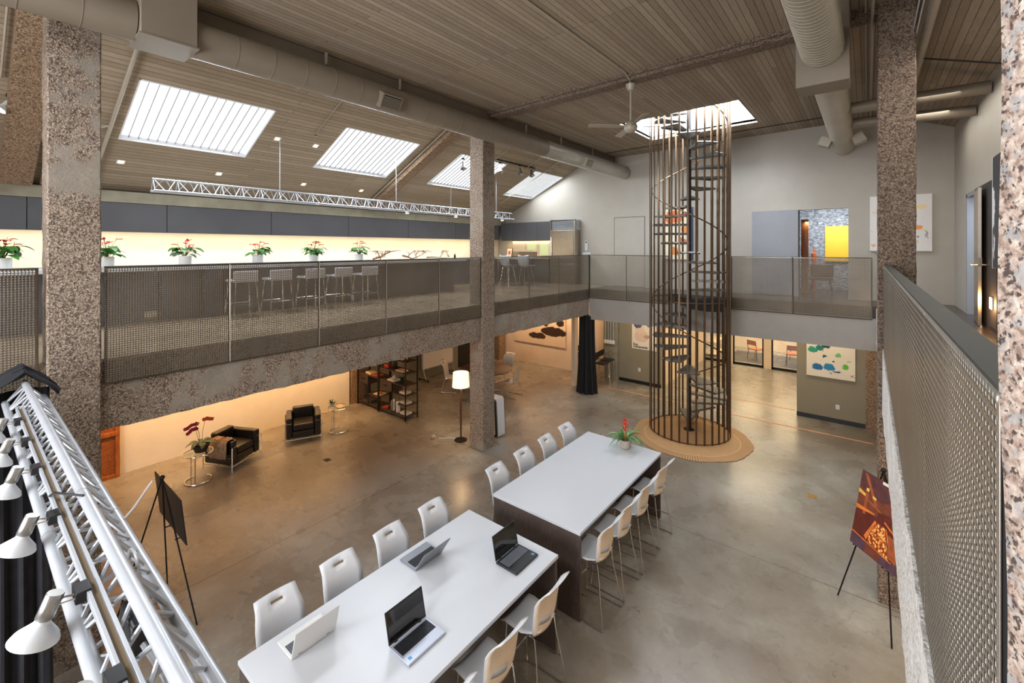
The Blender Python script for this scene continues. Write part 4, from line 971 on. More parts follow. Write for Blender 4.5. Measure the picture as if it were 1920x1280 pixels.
for k in range(4): a = R(45+90*k); mb = MB(); mb.tube([(0, 0, .06), (.45*math.cos(a), .45*math.sin(a), .025)], [.03, .02], 8); mb.build('foot', 'white_metal', t)
chair0 = make_chair('side_chair', 'white chair with chrome frame right of the round table, turned toward it', 'chair', .45, bar=False); chair0['group'] = 'white chairs around the round table'
ps = [(-8.70, 10.83, 192, None), (-10.50, 10.05, 30, 'white chair with chrome frame left of the round table, nearest the whiteboard'), (-9.72, 11.75, -90, 'white chair with a slotted back behind the round table'), (-9.35, 9.72, 105, 'white chair at the near side of the round table, mostly behind the concrete pillar')]
for k, (x, y, r_, lb) in enumerate(ps):
    if lb is None: chair0.location = (x, y, 0); chair0.rotation_euler = (0, 0, R(r_))
    else: dup(chair0, (x, y, 0), R(r_), lb)
t = thing('floor_lamp', 'lit floor lamp with cream drum shade and dark pole beside the middle pillar', 'lamp', (-7.62, 7.58, 0))
MB().lathe([(.15, 0), (.15, .02), (.03, .045)], n=28).build('base', 'black_metal', t); MB().lathe([(.02, .03), (.026, .7), (.02, 1.22)], n=14).build('pole', 'wood_walnut', t); MB().lathe([(.028, 1.22), (.028, 1.27)], n=14).build('switch', 'chrome', t)
MB().lathe([(.205, 1.29), (.185, 1.62)], n=36, cap=False).build('lamp_shade', 'shade_linen', t); MB().ball((0, 0, 1.42), .045, 12).build('bulb', 'glow_warm', t)
light('floor_lamp_light', 'POINT', (-7.62, 7.58, 1.45), 40, (1, .72, .42), size=.09)
t = thing('air_purifier', 'white and black upright air purifier behind the middle pillar', 'appliance', (-7.24, 8.35, 0))
pr_ = [(0, .02), (.03, 0), (.44, 0), (.47, .02), (.42, .88), (.38, .93), (.11, .93), (.06, .88)]
mm = Matrix(((1, 0, 0, -7.47), (0, 0, 1, 8.17), (0, 1, 0, 0), (0, 0, 0, 1)))
MB().prism(pr_, .06, .34, mm).build('housing', 'white_plastic', t, world=True, bevel=.012)
MB().prism([(x*.93+.02, z*.95+.02) for x, z in pr_], .02, .06, mm).build('front_rim', 'black_plastic', t, world=True, bevel=.008); MB().prism([(x*.76+.06, z*.84+.07) for x, z in pr_], .008, .02, mm).build('front_panel', 'cream_plastic', t, world=True, bevel=.004)
MB().prism([(x*.93+.02, z*.95+.02) for x, z in pr_], .34, .37, mm).build('rear_panel', 'black_plastic', t, world=True, bevel=.008)

# ------------------------------------------------------------------ easels
def easel(hub, feet, board, label_e, tray=None):
    t = thing('display_easel', label_e, 'easel', (hub[0], hub[1], 0))
    for f_ in feet: MB().tube([hub, (f_[0], f_[1], .01)], .009, 7).build('leg', 'black_metal', t, world=True)
    MB().ball(hub, .03, 8).build('hub', 'black_metal', t, world=True)
    if tray:
        for (a, b) in tray: MB().tube([a, b], .008, 6).build('support_peg', 'black_metal', t, world=True)
    return t
easel((-6.78, 1.60, 1.78), [(-6.39, 1.85), (-7.38, 1.80), (-7.1, 1.2)], None, 'black tripod easel holding a black board near the truss', tray=[((-6.63, 1.69, 1.03), (-6.63, 1.77, 1.03)), ((-7.02, 1.68, 1.03), (-7.02, 1.77, 1.03))])
mb = MB(); m_ = Matrix.Translation((-6.93, 1.715, 1.32)) @ Matrix.Rotation(R(6), 4, 'X'); mb.boxm(m_, .55, .006, .285)
solo(mb, 'display_board', 'black_plastic', 'plain black display board on the tripod easel, seen from behind', 'board', smooth=False)
f1, f2 = Vector((-.31, 7.30, 0)), Vector((.215, 6.71, 0)); du = (f2-f1).normalized(); nb = Vector((.747, .665, 0))
hub = (f1+f2)/2 + nb*.27; hub.z = 1.85
easel(tuple(hub), [tuple(f1), tuple(f2), tuple((f1+f2)/2+nb*.75)], None, 'black tripod easel holding an orange photograph beside the right railing', tray=[(tuple(f1+du*.28+Vector((0, 0, .87))), tuple(f1+du*.28-nb*.03+Vector((0, 0, .87)))), (tuple(f2-du*.1+Vector((0, 0, .87))), tuple(f2-du*.1-nb*.03+Vector((0, 0, .87))))])
# photo print: local x along du, local y up the board
up = (nb*.17+Vector((0, 0, .9))).normalized(); nrm = du.cross(up).normalized(); org = f1+du*.22+Vector((0, 0, .875))-nb*.012
pm = Matrix(((du.x, up.x, nrm.x, org.x), (du.y, up.y, nrm.y, org.y), (du.z, up.z, nrm.z, org.z), (0, 0, 0, 1)))
t = thing('mounted_photograph', 'orange photograph of a candlelit dining hall on an easel beside the right railing', 'picture', tuple(org))
for nm, c_ in (('print_dark', (88, 50, 52)), ('print_brown', (118, 60, 42)), ('print_rust', (160, 84, 48)), ('print_red', (96, 38, 30)), ('print_glow', (250, 190, 90)), ('print_orange', (226, 120, 52)), ('print_violet', (86, 60, 74))): M(nm, c_, .4, var=.25, vscale=14)
def candle_mat():
    m = NT('print_candles'); v = m.n('ShaderNodeTexVoronoi'); v.inputs['Scale'].default_value = 38; m.l(m.mapv(), v.inputs['Vector'])
    m.col(m.ramp(v.outputs['Distance'], [(.15, s2l((255, 236, 170))), (.4, s2l((240, 150, 60))), (.7, s2l((140, 50, 24)))])); m.rough(.4)
candle_mat()
sg = 1 if (pm.to_3x3() @ Vector((0, 0, 1))).dot(-nb) > 0 else -1
pan = MB(); pan.prism([(0, 0), (.62, 0), (.62, .92), (0, .92)], -.004*sg, .004*sg, pm); pan.build('backing_board', 'print_dark', t, world=True, smooth=False)
mats = ['print_dark', 'print_brown', 'print_rust', 'print_red', 'print_glow', 'print_orange', 'print_violet', 'print_candles', 'paper']
polys = [(1, [(0, .46), (.62, .46), (.62, .92), (0, .92)]), (0, [(0, .92), (.62, .92), (.62, .78), (.3, .66), (0, .72)]), (3, [(0, .13), (.62, .13), (.62, .47), (0, .47)]), (2, [(.04, .9), (.09, .9), (.30, .56), (.26, .56)]), (2, [(.1, .42), (.14, .42), (.14, .68), (.1, .68)]),
         (5, [(0, .44), (0, .49), (.26, .50), (.26, .48)]), (4, [(.0, .64), (.10, .63), (.10, .66), (.0, .69)]), (4, [(.10, .70), (.14, .70), (.14, .74), (.10, .74)]), (4, [(.2, .66), (.25, .65), (.25, .68), (.2, .69)]), (2, [(.12, .60), (.42, .52), (.42, .54), (.12, .63)]),
         (3, [(.30, .44), (.62, .40), (.62, .62), (.30, .54)]), (5, [(.40, .47), (.62, .36), (.62, .38), (.40, .49)]), (7, [(.22, .15), (.52, .10), (.42, .42), (.30, .42)]), (5, [(.17, .18), (.21, .15), (.30, .42), (.28, .43)]), (5, [(.53, .12), (.56, .14), (.44, .42), (.43, .42)]),
         (2, [(.50, .14), (.62, .10), (.62, .34), (.47, .38)]), (6, [(0, 0), (.62, 0), (.62, .12), (.56, .09), (0, .14)]), (5, [(.0, .145), (.56, .09), (.56, .10), (.0, .16)]), (1, [(.22, .01), (.40, .01), (.42, .10), (.2, .12)]), (8, [(.30, .885), (.60, .885), (.60, .918), (.30, .918)]), (8, [(.50, .50), (.54, .50), (.54, .54), (.50, .54)])]
pb = MB()
for k, (mi, pg) in enumerate(polys):
    zz = (.0045+.00025*(k+1))*sg; pb.prism(pg, zz-.0001*sg, zz, pm, mi=mi)
pb.build('photo_print', mats, t, world=True, smooth=False)

# ------------------------------------------------------------------ far lower level: curtain, stools, conduits, poster, painting, glazing
def drape(poly_x, z0, z1, amp, folds, th=.02, seg=60, fn=None, spread=0):
    """hanging cloth along a line p0->p1 with vertical folds"""
    p0, p1 = Vector(poly_x[0]), Vector(poly_x[1]); d = (p1-p0); nrm = Vector((-d.y, d.x, 0)).normalized(); nzs = 14; vs = []
    for i in range(nzs+1):
        v = i/nzs; z = z0+(z1-z0)*v
        for j in range(seg+1):
            u = j/seg; uu = .5+(u-.5)*(1+spread*(1-v)); p = p0+d*uu+nrm*(amp*(1+.5*(1-v))*math.sin(2*PI*folds*u+.4*math.sin(3*v))+amp*.4*math.sin(2*PI*folds*2.3*u+1))
            vs.append((p.x, p.y, z))
    k = seg+1; return MB().add(vs, [(i*k+j, i*k+j+1, (i+1)*k+j+1, (i+1)*k+j) for i in range(nzs) for j in range(seg)])
mb = MB(); vs = []; k = 48; nz = 16
for i in range(nz+1):
    v = i/nz; z = .01+2.45*v; rr = .225*(1+.40*(1-v)**2.2)
    for j in range(k): a = 2*PI*j/k; q = rr*(1+.16*math.sin(9*a+.6*v)+.07*math.sin(17*a)); vs.append((-7.02+q*math.cos(a), 12.62+q*math.sin(a)*.8, z))
mb.add(vs, [(i*k+j, i*k+(j+1) % k, (i+1)*k+(j+1) % k, (i+1)*k+j) for i in range(nz) for j in range(k)]+[tuple(range(nz*k, (nz+1)*k))])
solo(mb, 'black_curtain', 'velvet', 'gathered black velvet curtain hanging in the far corner under the gallery', 'curtain')
solo(MB().box(-7.75, -7.62, 12.9, 13.1, 0, 2.88), 'door_jamb', 'paint_beige', 'narrow pale post beside the black curtain', 'post', smooth=False)
t = thing('bar_stool', 'black bar stool with chrome legs, front one of the row behind the black curtain', 'stool', (-7.0, 13.60, 0), group='black bar stools stored behind the curtain')
MB().box(-.19, .19, -.19, .19, .72, .77).build('seat', 'black_leather', t, bevel=.015); MB().box(-.215, -.19, -.19, .19, .86, 1.06).build('backrest', 'black_leather', t, bevel=.01)
for sx in (-1, 1):
    for sy in (-1, 1): MB().tube([(sx*.16, sy*.16, .72), (sx*.2, sy*.2, 0)], .01, 7).build('leg', 'chrome', t)
    MB().tube([(-.2, sx*.15, .75), (-.205, sx*.15, 1.0)], .009, 6).build('back_post', 'chrome', t)
MB().tube([(.185, -.185, .25), (.185, .185, .25)], .009, 6).tube([(-.185, -.185, .25), (-.185, .185, .25)], .009, 6).build('footrest', 'chrome', t)
for k, (x, y, r_) in enumerate(((-7.52, 13.42, 6), (-7.52, 13.90, 3), (-8.05, 14.2, 0), (-7.04, 14.08, 2))):
    dup(t, (x, y, 0), R(r_), 'black bar stool with chrome legs, ' + ['second in the row behind the black curtain', 'third in the row, deeper behind the curtain', 'rearmost against the beige wall', 'behind the front stool, below the conduits'][k])
t = thing('electrical_conduit', 'bundle of grey conduits dropping to outlet boxes on the concrete pillar', 'conduit', (-7.05, 14.32, 1.3))
for k in range(4): MB().tube([(-7.22+.1*k, 14.33, 1.38), (-7.22+.1*k, 14.33, 2.88)], .014, 7).build('pipe', 'white_metal', t, world=True); MB().box(-7.26+.1*k, -7.18+.1*k, 14.30, 14.35, 1.26, 1.38).build('outlet_box', 'ceramic_white', t, world=True)
def outlet(x, y, z, label):
    t = thing('wall_outlet', label, 'outlet', (x, y, z)); MB().box(-.04, .04, -.008, 0, 0, .12).build('plate', 'ceramic_white', t, bevel=.002); MB().box(-.017, .017, -.011, -.008, .02, .05).box(-.017, .017, -.011, -.008, .07, .10).build('socket', 'grey_plastic', t, smooth=False)
outlet(-6.05, 14.5, .42, 'white outlet plate low on the olive wall below the poster'); outlet(-.62, 14.5, .36, 'white outlet plate low on the olive wall below the splashed painting')
t = thing('wall_poster', 'exhibition poster with drawn figure and dark lettering on the olive wall', 'poster', (-5.9, 14.49, 1.2))
blobs('poster_art', (238, 226, 206), [(-5.98, 1.62, .20, 1.3, (226, 196, 172)), (-6.02, 1.86, .17, 1.0, (232, 204, 182)), (-6.1, 1.98, .09, 1.6, (90, 88, 110)), (-5.78, 1.62, .06, 2, (196, 150, 130)), (-6.14, 1.9, .03, .8, (60, 60, 80)), (-5.72, 2.0, .05, 1.0, (90, 120, 160))], .03, 12)
M('ink', (46, 42, 44), .6)
MB().box(-6.31, -5.46, 14.485, 14.498, 1.18, 2.3).build('sheet', 'poster_art', t, smooth=False, world=False); t.children[0].location = (5.9, -14.49, -1.2)
def text_mesh(txt, size, name, mat, parent, m4, extrude=.001, bold=0):
    cu = bpy.data.curves.new(name, 'FONT'); cu.body = txt; cu.size = size; cu.extrude = extrude; cu.offset = bold; cu.resolution_u = 3
    o = bpy.data.objects.new(name+'_curve', cu); C.objects.link(o); dg = bpy.context.evaluated_depsgraph_get(); me = bpy.data.meshes.new_from_object(o.evaluated_get(dg)); bpy.data.objects.remove(o)
    me.materials.clear(); me.materials.append(MATS[mat]); o2 = bpy.data.objects.new(name, me); C.objects.link(o2); me.transform(parent.matrix_basis.inverted() @ m4); o2.parent = parent; return o2
for txt, z in (('Roy', 1.30), ('Lichtenstein', 1.225)):
    text_mesh(txt, .105, 'lettering', 'ink', t, Matrix.Translation((-6.26, 14.4835, z)) @ Matrix.Rotation(PI/2, 4, 'X'), bold=.003)
t = thing('splash_painting', 'white canvas splashed with teal, blue and green paint, low on the far right wall', 'painting', (-.78, 14.48, 1.16))
blobs('art_splash', (236, 224, 202), [(-1.16, 1.86, .085, 1.3, (30, 150, 120)), (-1.00, 1.93, .085, 1.1, (20, 120, 104)), (-.86, 2.0, .05, 2, (20, 60, 60)), (-1.05, 1.42, .085, 1.5, (22, 104, 160)), (-.80, 1.46, .10, 1.3, (22, 130, 170)), (-.90, 1.74, .035, 1.2, (26, 90, 130)), (-.60, 1.80, .065, .9, (110, 190, 110)), (-.45, 1.50, .075, 1.0, (96, 180, 50)), (-.64, 1.36, .02, 5, (26, 76, 130)), (-.38, 1.66, .02, 1.6, (110, 190, 110)), (-.76, 1.30, .012, 3, (24, 40, 50)), (-.30, 1.30, .012, 3, (24, 40, 60)), (-.98, 1.62, .012, 1, (20, 50, 60)), (-.7, 1.62, .014, 3, (20, 50, 70))], .055, 11)
MB().box(-1.30, -.25, 14.44, 14.495, 1.17, 2.35).build('canvas', 'art_splash', t, smooth=False); t.children[0].location = (.78, -14.48, -1.16)
t = thing('driftwood_print', 'long dark driftwood picture on the beige far wall under the gallery', 'painting', (-10.2, 14.48, 1.2))
blobs('art_log', (226, 202, 172), [(-9.5, 1.36, .19, 3.2, (52, 36, 28)), (-10.25, 1.13, .12, 3.6, (60, 42, 32)), (-9.2, 1.72, .15, 1.2, (46, 32, 24)), (-9.85, 1.66, .12, 1.1, (58, 42, 32)), (-9.5, 2.0, .14, 2, (60, 44, 32))], .06, 5)
MB().box(-11.4, -8.95, 14.46, 14.495, .80, 2.5).build('print', 'art_log', t, smooth=False); t.children[0].location = (10.2, -14.48, -1.2)
d5 = thing('door_5', None, None, (-12.33, 12.6, 0)); d5['kind'] = 'structure'
MB().box(-12.35, -12.32, 12.15, 13.05, 0, 2.3).build('leaf', 'black_plastic', d5, world=True)
# floor tape
solo(MB().box(-8.5, .1, 13.46, 13.49, .0005, .003), 'floor_tape', 'tape_white', 'pale tape line across the floor behind the stair', 'tape', smooth=False)
solo(MB().box(-8.5, .1, 13.43, 13.455, .0005, .003), 'floor_tape', 'tape_red', 'long red tape line across the floor behind the stair', 'tape', smooth=False)
solo(MB().box(-5.2, -1.6, 14.88, 14.905, .0005, .003), 'floor_tape', 'tape_red', 'short red tape line at the mouth of the glass passage', 'tape', smooth=False)
mb = MB().box(-.88, -.74, 9.87, 9.99, .0005, .006); solo(mb, 'floor_outlet', 'brass', 'small brass floor outlet cover on the concrete right of the rug', 'outlet', smooth=False)
solo(MB().box(-9.25, -9.1, 5.0, 5.12, .0005, .006), 'floor_outlet', 'slab_edge', 'small dark floor plate in front of the black armchair', 'outlet', smooth=False)
t = thing('door_stop', 'small plug and cable loop on the floor left of the floor lamp', 'cable', (-8.2, 7.2, 0))
MB().lathe([(.05, 0), (.05, .012)], n=14).build('plate', 'brass', t); MB().tube([(0, 0, .01), (.0, .0, .08), (.04, .01, .11), (.06, .02, .06)], .008, 6).build('plug', 'ceramic_white', t); MB().tube([(.1, .1, .006), (.3, .32, .006), (.42, .36, .006), (.55, .36, .006)], .006, 6).build('cord', 'ceramic_white', t)
# glazed passage front
t = thing('window_8', None, None, (-3.4, 19.4, 0)); t['kind'] = 'structure'
xs_ = [-5.3, -4.45, -4.28, -3.12, -2.86, -1.6]
for a, b in ((-5.3, -4.45), (-4.2, -3.12), (-2.86, -1.55)):
    MB().box(a+.05, b-.05, 19.40, 19.41, .08, 2.85).build('pane', 'glass_clear', t, world=True, smooth=False)
    fr = MB(); [fr.box(p, q, 19.38, 19.43, r_, s_) for p, q, r_, s_ in ((a, a+.05, 0, 2.9), (b-.05, b, 0, 2.9), (a, b, 0, .09), (a, b, 2.82, 2.9))]; fr.build('window_frame', 'black_metal', t, world=True, smooth=False)
mu = MB(); mu.box(-4.45, -4.2, 19.36, 19.45, 0, 2.9).box(-3.12, -2.86, 19.36, 19.45, 0, 2.9); mu.build('mullion', 'paint_beige', t, world=True, smooth=False)
solo(MB().box(-4.6, -.4, 20.0, 22.0, 0, .012), 'area_rug', 'book_dark', 'dark grey rug in the glazed room beyond the passage', 'rug', smooth=False)
random.seed(2)
t = thing('wooden_chair', 'orange wood chair in the glazed room, left one behind the glass', 'chair', (-3.6, 20.6, .012), R(60)); 
MB().box(-.22, .22, -.22, .22, .43, .47).build('seat', 'orange_paint', t, bevel=.01)
for sx in (-1, 1):
    for sy in (-1, 1): MB().tube([(sx*.19, sy*.19, .43), (sx*.22, sy*.22, 0)], .012, 7).build('leg', 'black_metal', t)
MB().tube([(-.2, -.2, .45), (-.26, -.2, .8), (-.26, .2, .8), (-.2, .2, .45)], .012, 7).build('back_frame', 'black_metal', t); MB().box(-.27, -.25, -.2, .2, .62, .8).build('backrest', 'orange_paint', t, bevel=.006)
dup(t, (-2.3, 20.5, .012), R(100), 'orange wood chair in the glazed room, right one behind the glass'); dup(t, (-2.2, 21.4, .012), R(240), 'orange wood chair farther back in the glazed room')
t = thing('wall_shelf', 'pale wooden shelves in the left of the glazed room', 'shelf', (-5.3, 20.4, 0))
for z in (0.1, .6, 1.1, 1.6, 2.1): MB().box(-5.6, -5.0, 20.0, 21.4, z, z+.03).build('shelf_board', 'paper_cream', t, world=True, smooth=False)

# ------------------------------------------------------------------ gallery: counter, stools, cabinets, kitchen
t = thing('gallery_counter', 'long white-topped counter on the left gallery lined with potted anthuriums', 'counter', (-9.75, 4.6, ZG))
MB().box(-10.2, -9.4, 2.15, 9.6, 4.22, 4.28).build('worktop', 'white_laminate', t, world=True, bevel=.003); MB().box(-10.1, -9.75, 2.3, 9.4, 3.32, 4.22).build('cabinet_body', 'cabinet_dark', t, world=True)
for y in (2.9, 5.9): MB().box(-9.7, -9.55, y, y+.28, 3.32, 4.22).build('support', 'cabinet_dark', t, world=True)
t = thing('gallery_counter', 'white-topped counter at the far left end of the gallery', 'counter', (-9.75, .4, ZG))
MB().box(-10.2, -9.4, -1.6, 2.1, 4.22, 4.28).build('worktop', 'white_laminate', t, world=True, bevel=.003); MB().box(-10.1, -9.75, -1.5, 2.05, 3.32, 4.22).build('cabinet_body', 'cabinet_dark', t, world=True)
t = thing('gallery_stool', 'low-backed white and chrome stool at the gallery counter, nearest the left pillar', 'stool', (-9.1, 3.35, ZG), group='stools at the gallery counter, behind the mesh')
MB().box(-.2, .2, -.21, .21, .66, .70).build('seat', 'white_plastic', t, bevel=.01); MB().box(.17, .20, -.21, .21, .70, .86).build('backrest', 'white_plastic', t, bevel=.01)
for sx in (-1, 1):
    for sy in (-1, 1): MB().tube([(sx*.17, sy*.17, .66), (sx*.23, sy*.22, 0)], .012, 7).build('leg', 'chrome', t)
MB().tube([(-.2, -.2, .25), (.2, -.2, .25), (.2, .2, .25), (-.2, .2, .25)], .009, 6, closed=True).build('footrest', 'chrome', t)
for k, y in enumerate((3.98, 4.66, 5.3, 5.95)): dup(t, (-9.1, y, ZG), 0, 'low-backed white and chrome stool at the gallery counter, ' + ['second from the left pillar', 'the middle one of five', 'fourth from the left pillar', 'nearest the driftwood'][k])
for (y0_, lb) in ((3.05, 'closed white laptop-sized folder on the counter, beside the first plant'), (4.25, 'flat white folder on the counter between two anthuriums')):
    solo(MB().box(-9.62, -9.42, y0_, y0_+.36, 4.281, 4.30), 'folder', 'paper', lb, 'folder', bevel=.002)
random.seed(21)
t = thing('driftwood_branch', 'twisting bare driftwood branch lying along the gallery counter', 'branch', (-9.6, 7.6, 4.281)); mb = MB()
def grow(p, d, L, r, depth):
    pts = [Vector(p)]; dd = Vector(d).normalized()
    k_ = .22 if depth == 3 else .6
    for i in range(5):
        dd = (dd+Vector((rnd(-k_, k_), rnd(-k_, k_), rnd(-k_, k_)))).normalized(); q = pts[-1]+dd*L/5
        if q.z > .25: q.z = .25; dd.z = -.3*abs(dd.z)
        if q.z < .03: q.z = .03; dd.z = abs(dd.z)
        pts.append(q)
    mb.tube(pts, [r*(1-.15*i) for i in range(6)], 6)
    if depth > 0:
        for q in pts[1:]: 
            if random.random() < .75: grow(q, (rnd(-.5, .5), rnd(-1, 1), rnd(.1, 1)), L*.42, r*.6, depth-1)
grow((0, -1.1, .05), (0, 1, .15), 1.0, .026, 3); grow((0, -.2, .12), (0, 1, -.05), 1.0, .026, 3); grow((.03, .6, .06), (0, 1, .12), .9, .02, 3)
mb.build('wood', 'bark', t); MB().box(-.1, .1, -1.0, 1.5, 0, .012).build('stand', 'ceramic_white', t, bevel=.002)
# dark wall cabinets
ys_ = [-1.2, .8, 2.8, 4.9, 7.0, 9.1, 11.2, 13.6]
for k in range(len(ys_)-1):
    lb = 'dark grey wall cabinet over the lit splashback, ' + ['at the far left edge', 'behind the tall left pillar', 'first one right of the left pillar', 'second one right of the left pillar', 'third one right of the left pillar', 'fourth one, left of the middle pillar', 'last one, behind the middle pillar'][k]
    t = thing('wall_cabinet', lb, 'cabinet', (-11.7, (ys_[k]+ys_[k+1])/2, 4.93), group='dark cabinets along the gallery wall')
    MB().box(-11.89, -11.54, ys_[k]+.004, ys_[k+1]-.004, 4.93, 5.49).build('body', 'cabinet_dark', t, world=True, smooth=False)
    MB().box(-11.54, -11.52, ys_[k]+.006, ys_[k+1]-.006, 4.92, 5.495).build('door', 'cabinet_dark', t, world=True, bevel=.002)
solo(MB().box(-11.89, -11.35, -1.2, 13.3, ZG, 4.22), 'back_cabinet_run', 'cabinet_dark', 'low dark cabinet run below the lit splashback, seen through the railing', 'cabinet', smooth=False)
solo(MB().box(-11.89, -11.33, -1.2, 13.3, 4.22, 4.26), 'back_worktop', 'white_laminate', 'pale worktop under the lit splashback', 'worktop', smooth=False)
# kitchen end wall
def kx(i): return -11.45+i*.585
for i in range(4):
    pos = ['leftmost, beside the middle pillar', 'second from the left', 'third from the left', 'next to the refrigerator'][i]
    t = thing('kitchen_wall_cabinet', 'dark kitchen wall cabinet, ' + pos, 'cabinet', (kx(i)+.29, 13.85, 4.90), group='kitchen wall cabinets')
    MB().box(kx(i)+.003, kx(i+1)-.003, 13.68, 13.995, 4.90, 5.58).build('body', 'cabinet_dark', t, world=True, smooth=False); MB().box(kx(i)+.004, kx(i+1)-.004, 13.66, 13.68, 4.89, 5.585).build('door', 'cabinet_dark', t, world=True, bevel=.002)
names = [('kitchen_cabinet', 'pale kitchen cabinet at counter level, second bay', 'cabinet'), ('microwave_oven', 'built-in microwave with greenish window, third kitchen bay', 'oven'), ('wall_oven', 'tall built-in oven with greenish window beside the refrigerator', 'oven')]
for i, (nm, lb, ct) in enumerate(names):
    xa, xb = kx(i+1)+.006, kx(i+2)-.006; z0_ = (4.46, 4.46, 4.28)[i]
    t = thing(nm, lb, ct, ((xa+xb)/2, 13.8, z0_))
    MB().box(xa, xb, 13.66, 13.995, z0_, 4.83).build('body', 'paper_cream', t, world=True, bevel=.004); MB().box(xa, xb, 13.655, 13.995, 4.835, 4.885).build('control_panel', 'steel_brushed', t, world=True)
    if i: MB().box(xa+.11, xb-.08, 13.652, 13.66, z0_+.07, 4.76).build('window', 'oven_glass_glow', t, world=True); t.children[-1]['label'] = 'greenish glass window'; MB().tube([(xa+.07, 13.64, z0_+.06), (xa+.07, 13.64, 4.78)], .008, 6).build('handle', 'chrome', t, world=True)
solo(MB().box(kx(0), kx(4), 13.55, 13.99, ZG, 4.20), 'kitchen_base_cabinet', 'cabinet_dark', 'dark kitchen base cabinets at the end wall, seen through the railing', 'cabinet', smooth=False)
solo(MB().box(kx(0), kx(4), 13.52, 13.99, 4.20, 4.24), 'kitchen_worktop', 'paper_cream', 'warm lit kitchen worktop at the end wall', 'worktop', smooth=False)
t = thing('refrigerator', 'tall stainless steel refrigerator with louvred grille on the kitchen end wall', 'refrigerator', (-8.57, 13.8, ZG))
MB().box(-9.09, -8.05, 13.62, 13.995, ZG, 5.26).build('body', 'steel_brushed', t, world=True); MB().box(-9.04, -8.10, 13.59, 13.62, ZG+.75, 5.24).build('door', 'steel_brushed', t, world=True, bevel=.006)
MB().box(-9.04, -8.10, 13.59, 13.62, ZG+.06, ZG+.72).build('drawer', 'steel_brushed', t, world=True, bevel=.006)
MB().tube([(-9.0, 13.55, ZG+.9), (-9.0, 13.55, 5.0)], .014, 8).build('handle', 'chrome', t, world=True); MB().tube([(-8.98, 13.55, ZG+.66), (-8.16, 13.55, ZG+.66)], .014, 8).build('handle', 'chrome', t, world=True)
gr = MB(); gr.box(-9.09, -8.05, 13.72, 13.995, 5.26, 5.61)
for k in range(7): gr.boxm(Matrix.Translation((-8.57, 13.68, 5.30+k*.048)) @ Matrix.Rotation(R(35), 4, 'X'), .515, .03, .005)
gr.build('grille', 'white_metal', t, world=True, smooth=False); gr = MB(); gr.box(-9.09, -9.05, 13.62, 13.7, 5.26, 5.62).box(-8.09, -8.05, 13.62, 13.7, 5.26, 5.62).box(-9.09, -8.05, 13.62, 13.7, 5.6, 5.62); gr.build('grille_frame', 'steel_brushed', t, world=True, smooth=False)
t = thing('picture_frame', 'small framed print leaning on the kitchen worktop', 'picture', (-11.0, 13.5, 4.24)); mt = Matrix.Translation((-11.1, 13.75, 4.42)) @ Matrix.Rotation(R(-10), 4, 'X')
MB().boxm(mt, .14, .01, .18).build('frame', 'wood_dark', t, world=True); MB().boxm(mt @ Matrix.Translation((0, -.011, 0)), .12, .001, .16).build('print', 'paper', t, world=True); MB().boxm(mt @ Matrix.Translation((0, -.0125, 0)), .05, .001, .07).build('drawing', 'petal_orange', t, world=True)
t = thing('dining_table', 'pale kitchen table by the far railing with a yellow item on it', 'table', (-9.9, 12.4, ZG)); MB().box(-10.6, -9.1, 12.0, 12.8, ZG+.90, ZG+.94).build('tabletop', 'white_laminate', t, world=True, bevel=.003)
for x in (-10.5, -9.2):
    for y in (12.1, 12.7): MB().box(x-.03, x+.03, y-.03, y+.03, ZG, ZG+.9).build('leg', 'cabinet_dark', t, world=True)
solo(MB().lathe([(.14, 0), (.18, .03), (.17, .03), (.13, .01)], (-10.4, 12.3, ZG+.941), 20), 'yellow_tray', 'yellow_paint', 'shallow yellow dish on the kitchen table beside the middle pillar', 'dish')
def shellchair(x, y, rz, label):
    t = thing('shell_chair', label, 'chair', (x, y, ZG), rz, 'white shell chairs by the kitchen')
    mb = MB(); vs = []
    for i in range(8):
        u = i/7
        for j in range(9):
            v = j/4-1; x_ = .2-.42*min(1, u*1.7); z = .66 + (max(0, u-.5)*2)*.36 + .05*v*v; vs.append((x_-.06*max(0, u-.5)*2+.05*v*v*(u > .5), v*.23*(1-.15*u), z))
    mb.add(vs, [(i*9+j, i*9+j+1, (i+1)*9+j+1, (i+1)*9+j) for i in range(7) for j in range(8)]); o = mb.build('shell', 'grey_plastic', t); so = o.modifiers.new('t', 'SOLIDIFY'); so.thickness = .012
    for sx in (-1, 1):
        for sy in (-1, 1): MB().tube([(sx*.12, sy*.12, .66), (sx*.22, sy*.2, 0)], .010, 6).build('leg', 'chrome', t)
shellchair(-9.55, 11.75, R(90), 'pale grey shell chair by the kitchen table, left of the pair'); shellchair(-8.85, 11.85, R(100), 'pale grey shell chair by the kitchen table, right of the pair')
solo(MB().lathe([(.03, 0), (.032, .1), (.012, .13), (.012, .16)], (-9.6, 9.3, 4.281), 14), 'bottle', 'black_plastic', 'small dark bottle at the far end of the gallery counter', 'bottle')

